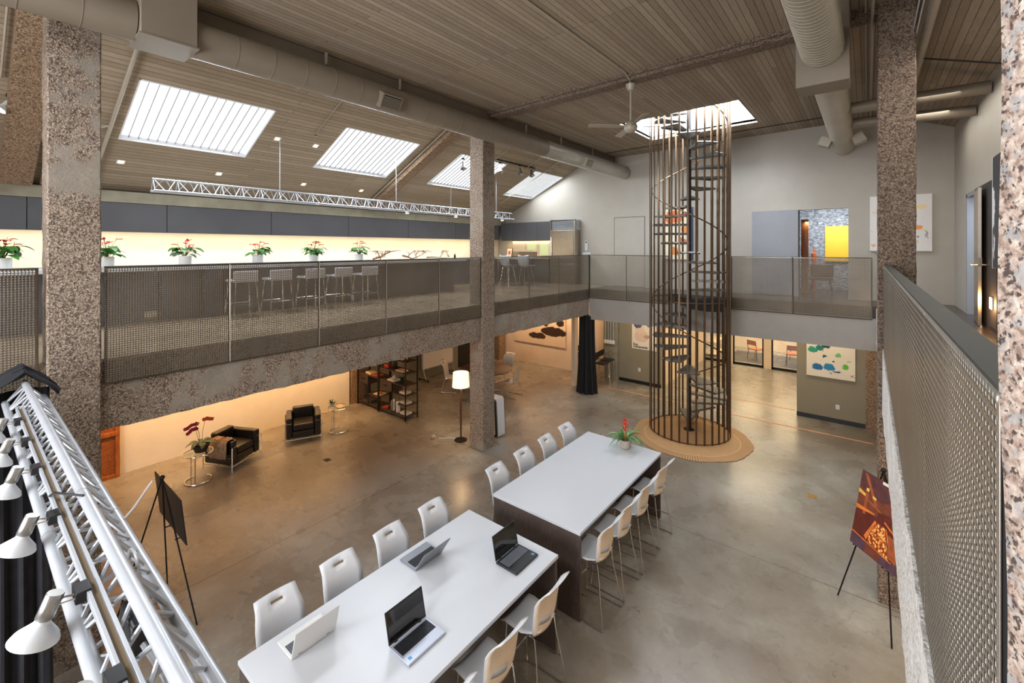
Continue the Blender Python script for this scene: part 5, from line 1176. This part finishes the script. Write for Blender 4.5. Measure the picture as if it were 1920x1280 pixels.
# ------------------------------------------------------------------ back wall features
t = thing('door_1', None, None, (-6.2, YB, ZG)); t['kind'] = 'structure'
MB().box(-6.735, -5.655, YB-.006, YB, ZG, 5.635).build('reveal', 'paint_dark', t, world=True, smooth=False); MB().box(-6.72, -5.67, YB-.012, YB, ZG+.01, 5.62).build('leaf', 'paint_grey', t, world=True, bevel=.003); MB().tube([(-6.62, 13.96, 4.25), (-6.50, 13.96, 4.25)], .01, 7).build('door_handle', 'chrome', t, world=True)
t = thing('door_2', None, None, (-2, YB, ZG)); t['kind'] = 'structure'
MB().box(-2.54, -1.44, YB-.035, YB-.005, ZG+.01, 5.62).build('leaf', 'paint_bluegrey', t, world=True, bevel=.003); MB().box(-2.48, -2.40, YB-.045, YB-.035, 4.2, 4.36).build('door_handle', 'galvanised', t, world=True)
struct('trim_4', MB().box(-1.445, -1.425, YB-.004, YB+.15, ZG, 5.61), 'paint_dark', smooth=False)
t = thing('door_3', None, None, (-1.4, 14.6, ZG)); t['kind'] = 'structure'
MB().box(-1.50, -1.32, 15.2, 15.25, ZG, 5.42).build('leaf', 'wood_amber', t, world=True, bevel=.003)
t = thing('yellow_painting', 'bright yellow square canvas on the rough wall beyond the doorway', 'painting', (-.5, 16.95, 4.2)); MB().box(-1.04, .1, 16.93, 16.995, 4.19, 5.28).build('canvas', 'yellow_paint', t, world=True, bevel=.004); MB().box(-1.02, .08, 16.925, 16.99, 4.175, 4.19).build('edge', 'black_plastic', t, world=True)
t = thing('orange_sculpture', 'slim orange sculpture standing inside the doorway', 'sculpture', (-1.27, 16.2, ZG)); MB().lathe([(.06, 0), (.055, .1), (.05, .85), (.065, .9), (.07, 1.12), (.02, 1.14), (.015, 1.32)], n=16).build('body', 'orange_paint', t)
t = thing('lounge_chair', 'dark chair in front of the yellow painting, seen through the railing', 'chair', (-1.05, 15.6, ZG)); MB().box(-.28, .28, -.28, .28, .36, .44).build('seat', 'wood_walnut', t, bevel=.02); MB().box(-.28, .28, .25, .30, .44, .8).build('backrest', 'wood_walnut', t, bevel=.02)
for sx in (-1, 1):
    for sy in (-1, 1): MB().tube([(sx*.2, sy*.2, .36), (sx*.26, sy*.26, 0)], .012, 6).build('leg', 'black_metal', t)
t = thing('intercom_panel', 'white intercom handset on the grey back wall beside the refrigerator', 'intercom', (-7.8, YB, 4.45)); MB().box(-7.85, -7.74, YB-.03, YB, 4.52, 4.86).build('handset', 'white_plastic', t, world=True, bevel=.004); MB().box(-7.82, -7.77, YB-.033, YB-.03, 4.78, 4.83).build('screen', 'screen_black', t, world=True)
MB().box(-7.95, -7.62, YB-.03, YB, 4.34, 4.45).build('base', 'white_plastic', t, world=True, bevel=.004); MB().tube([(-7.83, YB-.02, 4.45), (-7.83, YB-.02, 4.53)], .008, 6).build('cord', 'white_plastic', t, world=True)
t = thing('abstract_painting', 'white canvas with orange and yellow scribbles, partly behind the dark right pillar', 'painting', (.6, YB-.03, 4.53))
blobs('art_white', (232, 228, 224), [(.93, 5.56, .05, 3.0, (240, 216, 160)), (.90, 5.08, .055, 1.8, (236, 152, 80)), (1.02, 5.0, .03, 1.2, (232, 214, 110)), (.12, 5.45, .03, .8, (236, 196, 150)), (.12, 4.66, .04, 1, (236, 160, 110)), (.90, 4.86, .02, 1.4, (120, 116, 124)), (1.06, 4.92, .10, .22, (150, 146, 156)), (1.0, 5.30, .03, .6, (232, 208, 200)), (.86, 4.75, .05, 1.4, (230, 206, 190)), (.08, 5.0, .03, .5, (236, 200, 180))], .05, 14)
MB().box(.04, 1.15, YB-.06, YB-.001, 4.53, 5.85).build('canvas', 'art_white', t, smooth=False); t.children[0].location = (-.6, -(YB-.03), -4.53)
t = thing('abstract_painting', 'tall orange, white and navy canvas on the back wall behind the spiral stair', 'painting', (-4.6, YB-.03, 4.25))
blobs('art_orange', (238, 228, 204), [(-4.72, 5.55, .20, 1.6, (226, 120, 60)), (-4.35, 5.2, .14, 1, (230, 150, 90)), (-4.85, 4.85, .16, 1, (240, 226, 190)), (-4.45, 4.8, .12, 1.2, (200, 110, 70)), (-4.68, 4.5, .15, .8, (222, 140, 70)), (-4.3, 5.6, .10, 1.2, (196, 70, 50))], .08, 6)
MB().box(-5.07, -4.26, YB-.05, YB-.001, 4.25, 5.85).build('canvas', 'art_orange', t, smooth=False); t.children[0].location = (4.6, -(YB-.03), -4.25); M('navy', (52, 60, 92), .5)
MB().box(-4.26, -4.14, YB-.05, YB-.001, 4.25, 5.85).build('edge_strip', 'navy', t, world=True)
outlet(-3.2, YB, 4.42, 'white switch plate on the back wall right of the orange painting')
# right wall: doorway, leaf, sconce, dark painting
t = thing('door_4', None, None, (XE, 11.9, ZG)); t['kind'] = 'structure'
fr = MB().box(XE-.012, XE+.14, 12.30, 12.40, ZG, 5.64).box(XE-.012, XE+.14, 11.42, 11.50, ZG, 5.64).box(XE-.012, XE+.14, 11.42, 12.40, 5.58, 5.66); fr.build('door_frame', 'paint_bluegrey', t, world=True, smooth=False)
a, b = Vector((XE-.02, 11.36, 0)), Vector((1.43, 10.46, 0)); mb = MB(); beam_between(mb, (a.x, a.y, 4.46), (b.x, b.y, 4.46), .04, 2.26); mb.build('leaf', 'steel_brushed', t, world=True, smooth=False)
MB().tube([(1.43-.10, 10.50, 4.33), (1.43+.09, 10.50, 4.33)], .012, 8).tube([(1.33, 10.50, 4.33), (1.33, 10.62, 4.33)], .010, 8).build('door_handle', 'chrome', t, world=True); MB().box(1.405, 1.455, 10.44, 10.455, 4.30, 4.44).build('lock_plate', 'chrome', t, world=True)
struct('shadow_panel', MB().box(XE-.015, XE, 9.72, 11.40, ZG, 5.66), 'paint_dark', smooth=False)  # dark panel put in place of the black shadow beside the door leaf
struct('baseboard_right', MB().box(XE-.02, XE, YR, 10.16, ZG, ZG+.06), 'black_plastic', smooth=False)
t = thing('dark_painting', 'black and white canvas on the right gallery wall, half hidden by the near pillar', 'painting', (XE-.05, 9.4, 4.31))
blobs('art_dark', (44, 44, 50), [(9.66, 5.2, .30, .30, (232, 234, 238)), (9.60, 4.6, .20, .3, (214, 216, 222)), (9.0, 5.3, .3, .5, (200, 200, 206))], .1, 6, ax=('Y', 'Z'))
MB().box(XE-.06, XE-.001, 8.3, 9.70, 4.31, 5.95).build('canvas', 'art_dark', t, smooth=False); t.children[0].location = (-(XE-.05), -9.4, -4.31); MB().box(XE-.062, XE-.001, 9.70, 9.725, 4.30, 5.96).build('frame_edge', 'ceramic_white', t, world=True)
t = thing('wall_sconce', 'glowing square step light low on the right gallery wall', 'light', (XE, 10.03, 3.67)); MB().box(XE-.03, XE-.016, 9.93, 10.13, 3.65, 3.84).build('housing', 'white_metal', t, world=True); MB().box(XE-.034, XE-.03, 9.95, 10.11, 3.66, 3.83).build('lens', 'glow_sconce', t, world=True)
light('sconce_light', 'POINT', (XE-.16, 10.0, 3.72), 16, (1, .55, .22), size=.04)
t = thing('door_stopper', 'tiny metal door stop on the floor at the right gallery wall', 'door stop', (1.42, 10.25, ZG)); MB().lathe([(.03, 0), (.03, .02), (.015, .03), (.015, .06)], n=12).build('body', 'chrome', t)

# ------------------------------------------------------------------ ducts, pipes, fan
def duct(p0, p1, r, mat, step, nm, label, n=28, lip=.004):
    p0, p1 = Vector(p0), Vector(p1); L = (p1-p0).length; k = max(1, int(L/step)); prof = []
    for i in range(k):
        z = i*L/k; prof += [(r, z+lip*2), (r+lip, z+lip*2.2), (r+lip, z+lip*3.8), (r, z+lip*4)]
    prof = [(r, 0)]+prof+[(r, L)]; mb = MB().lathe(prof, (0, 0, 0), n, axis=(p1-p0)); t = thing(nm, label, 'duct', tuple(p0)); mb.build('tube', mat, t, ang=50); return t
dl = duct((-6.35, 1.78, 7.105), (-6.35, 9.2, 7.105), .215, 'duct_paint', .42, 'air_duct', 'long taupe round air duct running along the left roof beam to the back wall')
d2 = duct((-6.35, 9.2, 7.105), (-6.35, YB-.005, 7.105), .215, 'duct_bare', .16, 'x', 'x'); q = [o for o in bpy.data.objects if o.parent == d2][0]; q.parent = dl; q.location = (0, 9.2-1.78, 0); q.name = 'far_tube'; bpy.data.objects.remove(d2)
for (y, sx) in ((4.46, -1), (11.1, -1)):
    m_ = Matrix.Translation((-6.35+.20, y, 7.01)) @ Matrix.Rotation(R(28), 4, 'Y')
    g = MB(); g.boxm(m_, .09, .19, .12); q = g.build('register_box', 'duct_paint_pale' if y > 8 else 'duct_paint', dl, world=True)
    g = MB(); g.boxm(m_ @ Matrix.Translation((.091, 0, 0)), .002, .165, .095); g.build('grille_recess', 'black_metal', q, world=True, smooth=False)
    g = MB(); [g.boxm(m_ @ Matrix.Translation((.096, 0, -.085+k*.02)) @ Matrix.Rotation(R(30), 4, 'Y'), .008, .16, .0025) for k in range(9)]; g.build('grille', 'duct_paint_pale', q, world=True, smooth=False)
duct((-6.35, -4.5, 7.105), (-6.35, 1.24, 7.105), .215, 'duct_paint', .42, 'air_duct', 'taupe round air duct at the top left corner, left of the plenum box')
t = thing('plenum_box', 'taupe square duct plenum box hanging at the top left of the ceiling', 'duct', (-6.355, 1.51, 6.92)); MB().box(-6.62, -6.09, 1.25, 1.77, 6.92, 7.66).build('box', 'duct_paint', t, world=True, bevel=.006); MB().box(-6.635, -6.075, 1.235, 1.785, 6.905, 6.92).build('flange', 'duct_paint', t, world=True, smooth=False)
duct((-.46, -1.0, 7.16), (-.46, 6.98, 7.16), .235, 'duct_paint_pale', .085, 'air_duct', 'large pale ribbed spiral duct at the top right, nearer section', lip=.003)
dr = duct((-.46, 7.44, 7.16), (-.46, YB-.005, 7.16), .225, 'duct_paint_pale', .085, 'air_duct', 'pale ribbed spiral duct beyond the square box, ending at the back wall', lip=.003)
for s_ in (-1, 1):
    m_ = Matrix.Translation((-.46+s_*.30, 12.5, 7.02)) @ Matrix.Rotation(R(-s_*25), 4, 'Y')
    g = MB(); g.boxm(m_, .11, .15, .10); q = g.build('diffuser', 'duct_paint_pale', dr, world=True); g = MB(); g.boxm(m_ @ Matrix.Translation((s_*.111, 0, 0)), .002, .12, .07); g.build('grille', 'black_metal', q, world=True)
t = thing('plenum_box', 'square duct box at the top right where the ribbed duct narrows', 'duct', (-.46, 7.2, 6.72)); MB().box(-.75, -.18, 6.98, 7.44, 6.72, 7.74).build('box', 'duct_paint', t, world=True, bevel=.004)
for (y, lb) in ((10.1, 'pale round branch duct from the ribbed duct to the right wall, upper one'), (11.35, 'pale round branch duct from the ribbed duct to the right wall, lower one with elbow')):
    duct((-.237, y, 7.12), (1.50, y, 7.12 if y < 11 else 7.05), .10, 'duct_paint', .3, 'branch_duct', lb, n=18)
def pipe(pts, r, label, mat='pipe_paint', group=None, cat='pipe', nm='conduit_pipe'):
    return solo(MB().tube(pts, r, 8), nm, mat, label, cat, group=group, ang=60)
def rp(x, y, dz=-.03): return (x, y, roof_z(x)+dz)
pipe([rp(-7.3, 1.62, -.10), rp(-8.6, 1.62, -.08), rp(-10.2, 1.62, -.07), rp(-11.4, 1.62, -.07)], .028, 'thick pale pipe on the sloping roof left of the first skylight')
pipe([rp(-9.78, 1.60, -.07), (-9.9, 1.42, roof_z(-9.9)-.07), (-9.82, 1.30, roof_z(-9.82)-.02)], .022, 'short bent branch pipe off the thick pipe beside the first skylight')
pipe([rp(-7.3, .98, -.10), rp(-11.5, .98, -.10)], .035, 'thick pale pipe on the roof immediately left of the tall left pillar')
pipe([rp(-7.3, .40, -.05), rp(-9.2, .40, -.05)], .014, 'thin conduit on the roof at the far left')
pipe([rp(-7.3, 4.75, -.03), rp(-9.05, 4.75, -.03)], .010, 'thin sprinkler pipe on the roof between the first two skylights')
solo(MB().lathe([(.035, -.03), (.02, 0)], rp(-9.07, 4.75, -.05), 12), 'sprinkler_head', 'galvanised', 'small sprinkler head on the roof between the first two skylights', 'sprinkler')
pipe([rp(-7.3, 7.48, -.06), rp(-11.5, 7.48, -.06)], .022, 'pale pipe alongside the brown rafter between second and third skylights')
pipe([rp(-7.3, 10.0, -.03), rp(-8.6, 10.0, -.03)], .012, 'thin pipe on the roof above the third skylight'); pipe([rp(-7.3, 12.6, -.04), rp(-10.6, 12.6, -.04)], .018, 'thin pipe crossing the last skylight'); pipe([rp(-7.3, 11.6, -.04), rp(-8.7, 11.6, -.04)], .012, 'thin conduit on the roof left of the last skylight')
pipe([(-3.34, -3, cz(-3.34)-.018), (-3.34, 7.3, cz(-3.34)-.018), (-3.34, 7.5, cz(-3.34)-.07), (-3.34, 7.6, cz(-3.34)-.14)], .014, 'thin conduit along the plank ceiling leading to the fan')
pipe([(-6.6, 13.1, cz(-6.6)-.015), (-.1, 13.1, cz(-.1)-.015)], .010, 'thin dark pipe across the ceiling beyond the stair opening', mat='dark_steel')
pipe([(.62, -1, 7.50), (.62, YB-.01, 7.50)], .055, 'thick pale pipe along the right ceiling, right of the dark pillar')
pipe([(-.02, 1.0, 7.72), (-.02, YB-.01, 7.72)], .014, 'thin conduit on the ceiling between the ribbed duct and the pillar'); pipe([(.05, 3.0, 7.66), (.05, 13.5, 7.66)], .020, 'pale conduit on the ceiling just left of the dark right pillar')
pipe([(.7, 6.3, 7.42), (1.50, 6.3, 7.20)], .025, 'dark short pipe crossing the right ceiling near the top edge', mat='dark_steel'); pipe([(.65, 9.0, 7.42), (1.5, 9.0, 7.12)], .012, 'thin dark cable on the right ceiling above the branch ducts', mat='dark_steel')
solo(MB().box(.35, 1.5, 4.4, 4.75, 7.12, 7.24), 'ceiling_crossbeam', 'aggregate_dark', 'dark crossbeam on the right ceiling near the near pillar', 'beam', smooth=False)
# fan
t = thing('ceiling_fan', 'white four-bladed ceiling fan on a long rod in front of the stair opening', 'fan', (-3.35, 7.64, 7.56)); zh = 6.78-7.56
MB().lathe([(.09, 0), (.085, -.05), (.05, -.11), (.02, -.12)], n=24).build('canopy', 'duct_paint_pale', t); MB().lathe([(.02, -.08), (.02, zh+.1)], n=12).build('rod', 'duct_paint_pale', t)
MB().lathe([(.03, zh+.12), (.07, zh+.10), (.115, zh+.04), (.12, zh-.01), (.10, zh-.06), (.05, zh-.09), (.01, zh-.10)], n=28).build('motor_housing', 'duct_paint_pale', t)
for k in range(4):
    a = R(42+90*k); m_ = Matrix.Rotation(a, 4, 'Z') @ Matrix.Translation((0, 0, zh+.02)) @ Matrix.Rotation(R(12), 4, 'X')
    g = MB(); g.prism([(.10, -.03), (.30, -.055), (.76, -.065), (.78, .0), (.76, .065), (.30, .055), (.10, .03)], -.004, .004, m_); g.build('blade', 'duct_paint_pale', t, bevel=.002)

# ------------------------------------------------------------------ trusses
def truss(label, x0, x1, along, chords, rc, rl, step, mat, loc, joints=None):
    """three chords given as (across, z); lacing zigzags on the three faces"""
    def P(u, c_): return (u, c_[0], c_[1]) if along == 'X' else (c_[0], u, c_[1])
    t = thing('lighting_truss', label, 'truss', loc)
    for c_ in chords: MB().tube([P(x0, c_), P(x1, c_)], rc, 16).build('chord', mat, t, world=True)
    lc = MB(); n = int((x1-x0)/step)
    for fa_, (a, b) in enumerate(((0, 1), (1, 2), (2, 0))):
        for i in range(n):
            u = x0+i*step; c0, c1 = (chords[a], chords[b]) if i % 2 == 0 else (chords[b], chords[a])
            lc.tube([P(u+.02, c0), P(u+step-.02, c1)], rl, 7, cap=False)
            if i % 2 == 0 and fa_ < 2: lc.tube([P(u+.01, chords[a]), P(u+.01, chords[b])], rl, 7, cap=False)
    lc.build('lacing', mat, t, world=True)
    if joints:
        for u in joints:
            jb = MB()
            for c_ in chords: jb.tube([P(u-.012, c_), P(u+.012, c_)], rc*1.07, 16)
            jb.build('coupler', mat, t, world=True)
    return t
CH = [(.2825, 3.23), (.40, 3.385), (.517, 3.23)]      # left, top, right chord
tr_ = truss('white triangular lighting truss in the left foreground, carrying a row of spotlights', -5.95, .08, 'X', CH, .0245, .0085, .17, 'white_metal', (-3, .4, 3.2), joints=[-3.05, -.8])
NY, NZ_ = .322, 3.345
t = thing('light_track', 'white power track fixed along the foreground truss', 'track', (-3, NY, NZ_-.02))
for dy in (-.016, .016): MB().box(-5.2, -.2, NY+dy-.006, NY+dy+.006, NZ_-.014, NZ_+.014).build('rail', 'white_metal', t, world=True, bevel=.002)
MB().box(-5.2, -.2, NY-.012, NY+.012, NZ_-.012, NZ_-.004).build('channel', 'slot_tan', t, world=True)
def head(x, y, z, label, group, ax=Vector((-.05, -.36, -.93)), sc=1.0, off=.085, on=True, mount='block', energy=26):
    """track head: block on the rail, arm, metal can and flared enamel shade"""
    ax = ax.normalized(); t = thing('spotlight', label, 'spotlight', (x, y, z), group=group)
    MB().box(-.045*sc, .035*sc, -.022*sc, .022*sc, -.02*sc, .02*sc).build('mount', 'black_plastic' if sc > .9 else 'lamp_can', t, bevel=.003)
    c0 = Vector((0, -off*.55, .012*sc)); c1 = Vector((0, -off, -.005*sc))
    MB().tube([(0, -.01, 0), tuple(c0), tuple(c1)], .004*sc, 6).tube([(.018*sc, -.01, -.005), tuple(c0+Vector((.018*sc, 0, -.01))), tuple(c1)], .003*sc, 6).build('arm', 'chrome', t)
    q0 = c1-ax*.05*sc
    MB().lathe([(.024*sc, 0), (.026*sc, .003), (.026*sc, .078*sc), (.023*sc, .082*sc)], tuple(q0), 20, axis=ax).build('can', 'lamp_can', t)
    q1 = q0+ax*.075*sc
    sh = MB().lathe([(.022*sc, 0), (.024*sc, .018*sc), (.036*sc, .030*sc), (.062*sc, .055*sc), (.070*sc, .072*sc), (.066*sc, .071*sc), (.056*sc, .054*sc), (.022*sc, .018*sc)], tuple(q1), 28, axis=ax, cap=False).build('shade', 'lamp_enamel', t)
    if on:
        MB().lathe([(.064*sc, .066*sc), (.050*sc, .077*sc), (.02*sc, .082*sc)], tuple(q1), 24, axis=ax).build('lamp', 'glow_warm', t)
        p = Vector((x, y, z))+q1+ax*.08*sc
        if energy and x in (-2.24, -3.69): light('spotlight_beam', 'SPOT', tuple(p), energy, (1, .84, .62), aim=tuple(p+ax), size=.03, spot=85, blend=.8)
    return t
grp = 'white spotlights along the foreground truss'
lbs = ['nearest the viewer, cut by the lower picture edge', 'second from the viewer, large white shade', 'third from the viewer', 'fourth from the viewer', 'fifth from the viewer, at the left edge', 'farthest, beside the black drape']
for k, x in enumerate((-1.70, -2.24, -2.97, -3.69, -4.26, -4.8)):
    head(x, NY-.03, NZ_, 'white-shaded spotlight on the foreground truss, ' + lbs[k], grp, energy=30)
# things tied to the truss
t = thing('power_adapter', 'dark blue-black transformer box strapped inside the foreground truss', 'box', (-1.98, .40, 3.22)); MB().box(-2.10, -1.92, .37, .44, 3.22, 3.33).build('case', 'black_plastic', t, world=True, bevel=.01); MB().tube([(-1.92, .40, 3.26), (-1.8, .43, 3.20), (-1.6, .42, 3.22), (-1.35, .44, 3.2), (-1.0, .42, 3.23)], .009, 7).build('cord', 'grey_plastic', t, world=True)
pts = [(-2.35+.10*math.cos(a), .46, 3.26+.10*math.sin(a)) for a in [i*2*PI/18 for i in range(19)]]; solo(MB().tube(pts, .006, 6), 'coiled_cable', 'grey_plastic', 'grey loop of cable hanging in the foreground truss', 'cable')
solo(MB().tube([(-2.9, .53, 3.25), (-2.93, .57, 3.27), (-2.98, .66, 3.36)], .005, 5), 'zip_tie', 'white_plastic', 'white cable tie sticking out from the right chord of the truss', 'cable tie')
solo(MB().tube([(-2.95, .39, 3.41), (-3.0, .34, 3.42), (-3.12, .31, 3.40), (-3.2, .30, 3.36)], .006, 6), 'power_cable', 'black_plastic', 'short black cable bridging truss and power track', 'cable')
t = thing('hanging_clamp', 'small pinkish clamp dangling left of the foreground truss', 'clamp', (-1.95, .22, 3.0)); MB().lathe([(.02, 0), (.02, .05), (.016, .055), (.016, .09)], n=14).build('body', 'cream_plastic', t); MB().tube([(0, 0, .09), (.02, -.03, .13), (.04, .03, .2), (.05, .06, .23)], .003, 5).build('wire', 'black_metal', t)
# black drape over the truss end
mb = MB(); vs = []; prof = [(-.02, 2.2), (.02, 2.85), (.12, 3.30), (.22, 3.40), (.32, 3.455), (.40, 3.49), (.46, 3.44), (.55, 3.36), (.62, 3.27)]
for i in range(15):
    x = -6.35+.5*i/14
    for j, (yy, zz) in enumerate(prof): vs.append((x+.03*math.sin(j*1.7+i), yy+.014*math.sin(i*1.9+j*.5), zz+.016*math.sin(i*1.5+j)))
k = len(prof); mb.add(vs, [(i*k+j, i*k+j+1, (i+1)*k+j+1, (i+1)*k+j) for i in range(14) for j in range(k-1)])
o = drape(((-6.22, -.60, 0), (-6.05, .56, 0)), .02, 3.30, .030, 9, seg=110, spread=.05)
t = thing('black_drape', 'black cloth drape gathered over the far end of the foreground truss', 'curtain', (-6.1, 0, 0)); q = mb.build('gathered_top', 'black_cloth', t, world=True); so = q.modifiers.new('t', 'SOLIDIFY'); so.thickness = .012
q = o.build('hanging_cloth', 'black_cloth', t, world=True); so = q.modifiers.new('t', 'SOLIDIFY'); so.thickness = .008
# hanging truss over the gallery
TX, TZ = -9.35, 5.66; hc = [(TX-.11, TZ-.10), (TX, TZ+.10), (TX+.11, TZ-.10)]
truss('white truss hanging under the sloping roof above the gallery counter', 2.07, 11.7, 'Y', hc, .018, .007, .17, 'white_metal', (TX, 6.9, TZ))
for k, y in enumerate((4.14, 7.0, 8.9, 10.9)):
    solo(MB().tube([(TX, y, TZ+.1), (TX, y, roof_z(TX)-.002)], .006, 6), 'suspension_rod', 'white_metal', 'thin rod suspending the gallery truss, ' + ['right of the first skylight', 'left of the roof rafter', 'left of the middle pillar', 'right of the middle pillar'][k], 'rod')
for k, y in enumerate((7.35, 9.1, 11.2)):
    t = thing('truss_downlight', 'small warm lamp under the hanging gallery truss, ' + ['left of the middle pillar', 'nearest left of the middle pillar', 'right of the middle pillar'][k], 'light', (TX, y, TZ-.16)); MB().lathe([(.05, 0), (.055, .03), (.03, .06)], n=16).build('housing', 'white_metal', t); MB().lathe([(.045, -.004), (.045, 0)], n=16).build('lens', 'glow_warm', t)
# recessed downlights in the sloping roof
dls = [(-10.8, 1.93), (-10.82, 3.53), (-9.46, 4.14), (-9.46, 4.95), (-10.85, 5.37), (-10.84, 6.96)]
wh = ['below the left corner of the first skylight', 'below the first skylight', 'right of the first skylight', 'left of the second skylight', 'below left of the second skylight', 'below the second skylight']
for k, (x, y) in enumerate(dls):
    z = roof_z(x); t = thing('recessed_downlight', 'small square lit downlight in the sloping roof, ' + wh[k], 'light', (x, y, z), group='recessed downlights in the sloping roof'); nrm = Vector((KS, 0, -1)).normalized(); q = nrm.to_track_quat('Z', 'Y').to_matrix().to_4x4()
    MB().boxm(q @ Matrix.Translation((0, 0, .003)), .06, .06, .003).build('trim_plate', 'ceramic_white', t, smooth=False); MB().boxm(q @ Matrix.Translation((0, 0, .007)), .038, .038, .002).build('lens', 'glow_warm', t, smooth=False)
# small black roof heads near third and fourth skylights, and the two track lamps
def roofhead(x, y, label, z=None, mat='lamp_can', g='roof spotlights by the third skylight', sc=.75, aim=Vector((.3, -.2, -.9))):
    zz = roof_z(x)-.03 if z is None else z; a = aim.normalized(); t = thing('spotlight', label, 'spotlight', (x, y, zz), group=g)
    MB().box(-.025, .025, -.04, .04, -.02, .02).build('mount', 'black_plastic', t, bevel=.003); MB().tube([(0, 0, -.01), (0, 0, -.08*sc)], .006, 6).build('arm', 'chrome', t)
    MB().lathe([(.03*sc, 0), (.032*sc, .09*sc), (.07*sc, .17*sc), (.066*sc, .17*sc), (.02, .11*sc)], (0, 0, -.07*sc), 20, axis=a, cap=False).build('shade', mat, t)
    return t
for k, (x, y) in enumerate(((-8.86, 8.9), (-8.70, 10.32), (-8.62, 11.2), (-8.58, 11.75))): roofhead(x, y, 'small grey spotlight under the roof, ' + ['in front of the third skylight', 'just right of the middle pillar', 'between third and fourth skylights, left of the pair', 'between third and fourth skylights, right of the pair'][k], sc=1.3)
solo(MB().box(-8.63, -8.59, 10.0, 12.0, roof_z(-8.61)-.035, roof_z(-8.61)-.005), 'light_track', 'black_metal', 'short black track holding the pair of roof spotlights right of the middle pillar', 'track', smooth=False)
t = thing('light_track', 'white track on the sloping roof at the far left', 'track', (-9.4, .52, roof_z(-9.4))); tb = MB()
for dy in (-.02, .02): beam_between(tb, rp(-8.4, .52+dy, -.03), rp(-10.9, .52+dy, -.03), .012, .02)
tb.build('rail', 'white_metal', t, world=True, smooth=False)
t = roofhead(-9.55, .50, 'lit white spotlight on the roof track at the far left', g='track spotlights', mat='lamp_enamel', sc=1.1, aim=Vector((.2, -.55, -.8))); MB().lathe([(.06, .165), (.05, .17)], (0, 0, -.077), 18, axis=(.2, -.55, -.8)).build('lamp', 'glow_warm', t)
t = thing('light_track', 'white track running along the right ceiling beside the thick pipe', 'track', (.46, 6, 7.30))
for dx in (-.02, .02): MB().box(.46+dx-.006, .46+dx+.006, 2.0, 12.5, 7.30, 7.32).build('rail', 'white_metal', t, world=True, smooth=False)
for y in (3, 6.5, 10): MB().tube([(.46, y, 7.32), (.46, y, 7.62)], .006, 6).build('suspension_rod', 'white_metal', t, world=True)
roofhead(.47, 5.6, 'white spotlight on the right ceiling track near the top edge', 7.28, 'lamp_enamel', 'track spotlights', 1.4, Vector((.5, .5, -.8))); roofhead(.50, 10.8, 'small white spotlight farther along the right ceiling track', 7.28, 'lamp_enamel', 'track spotlights', 1.0, Vector((.5, .3, -.8)))
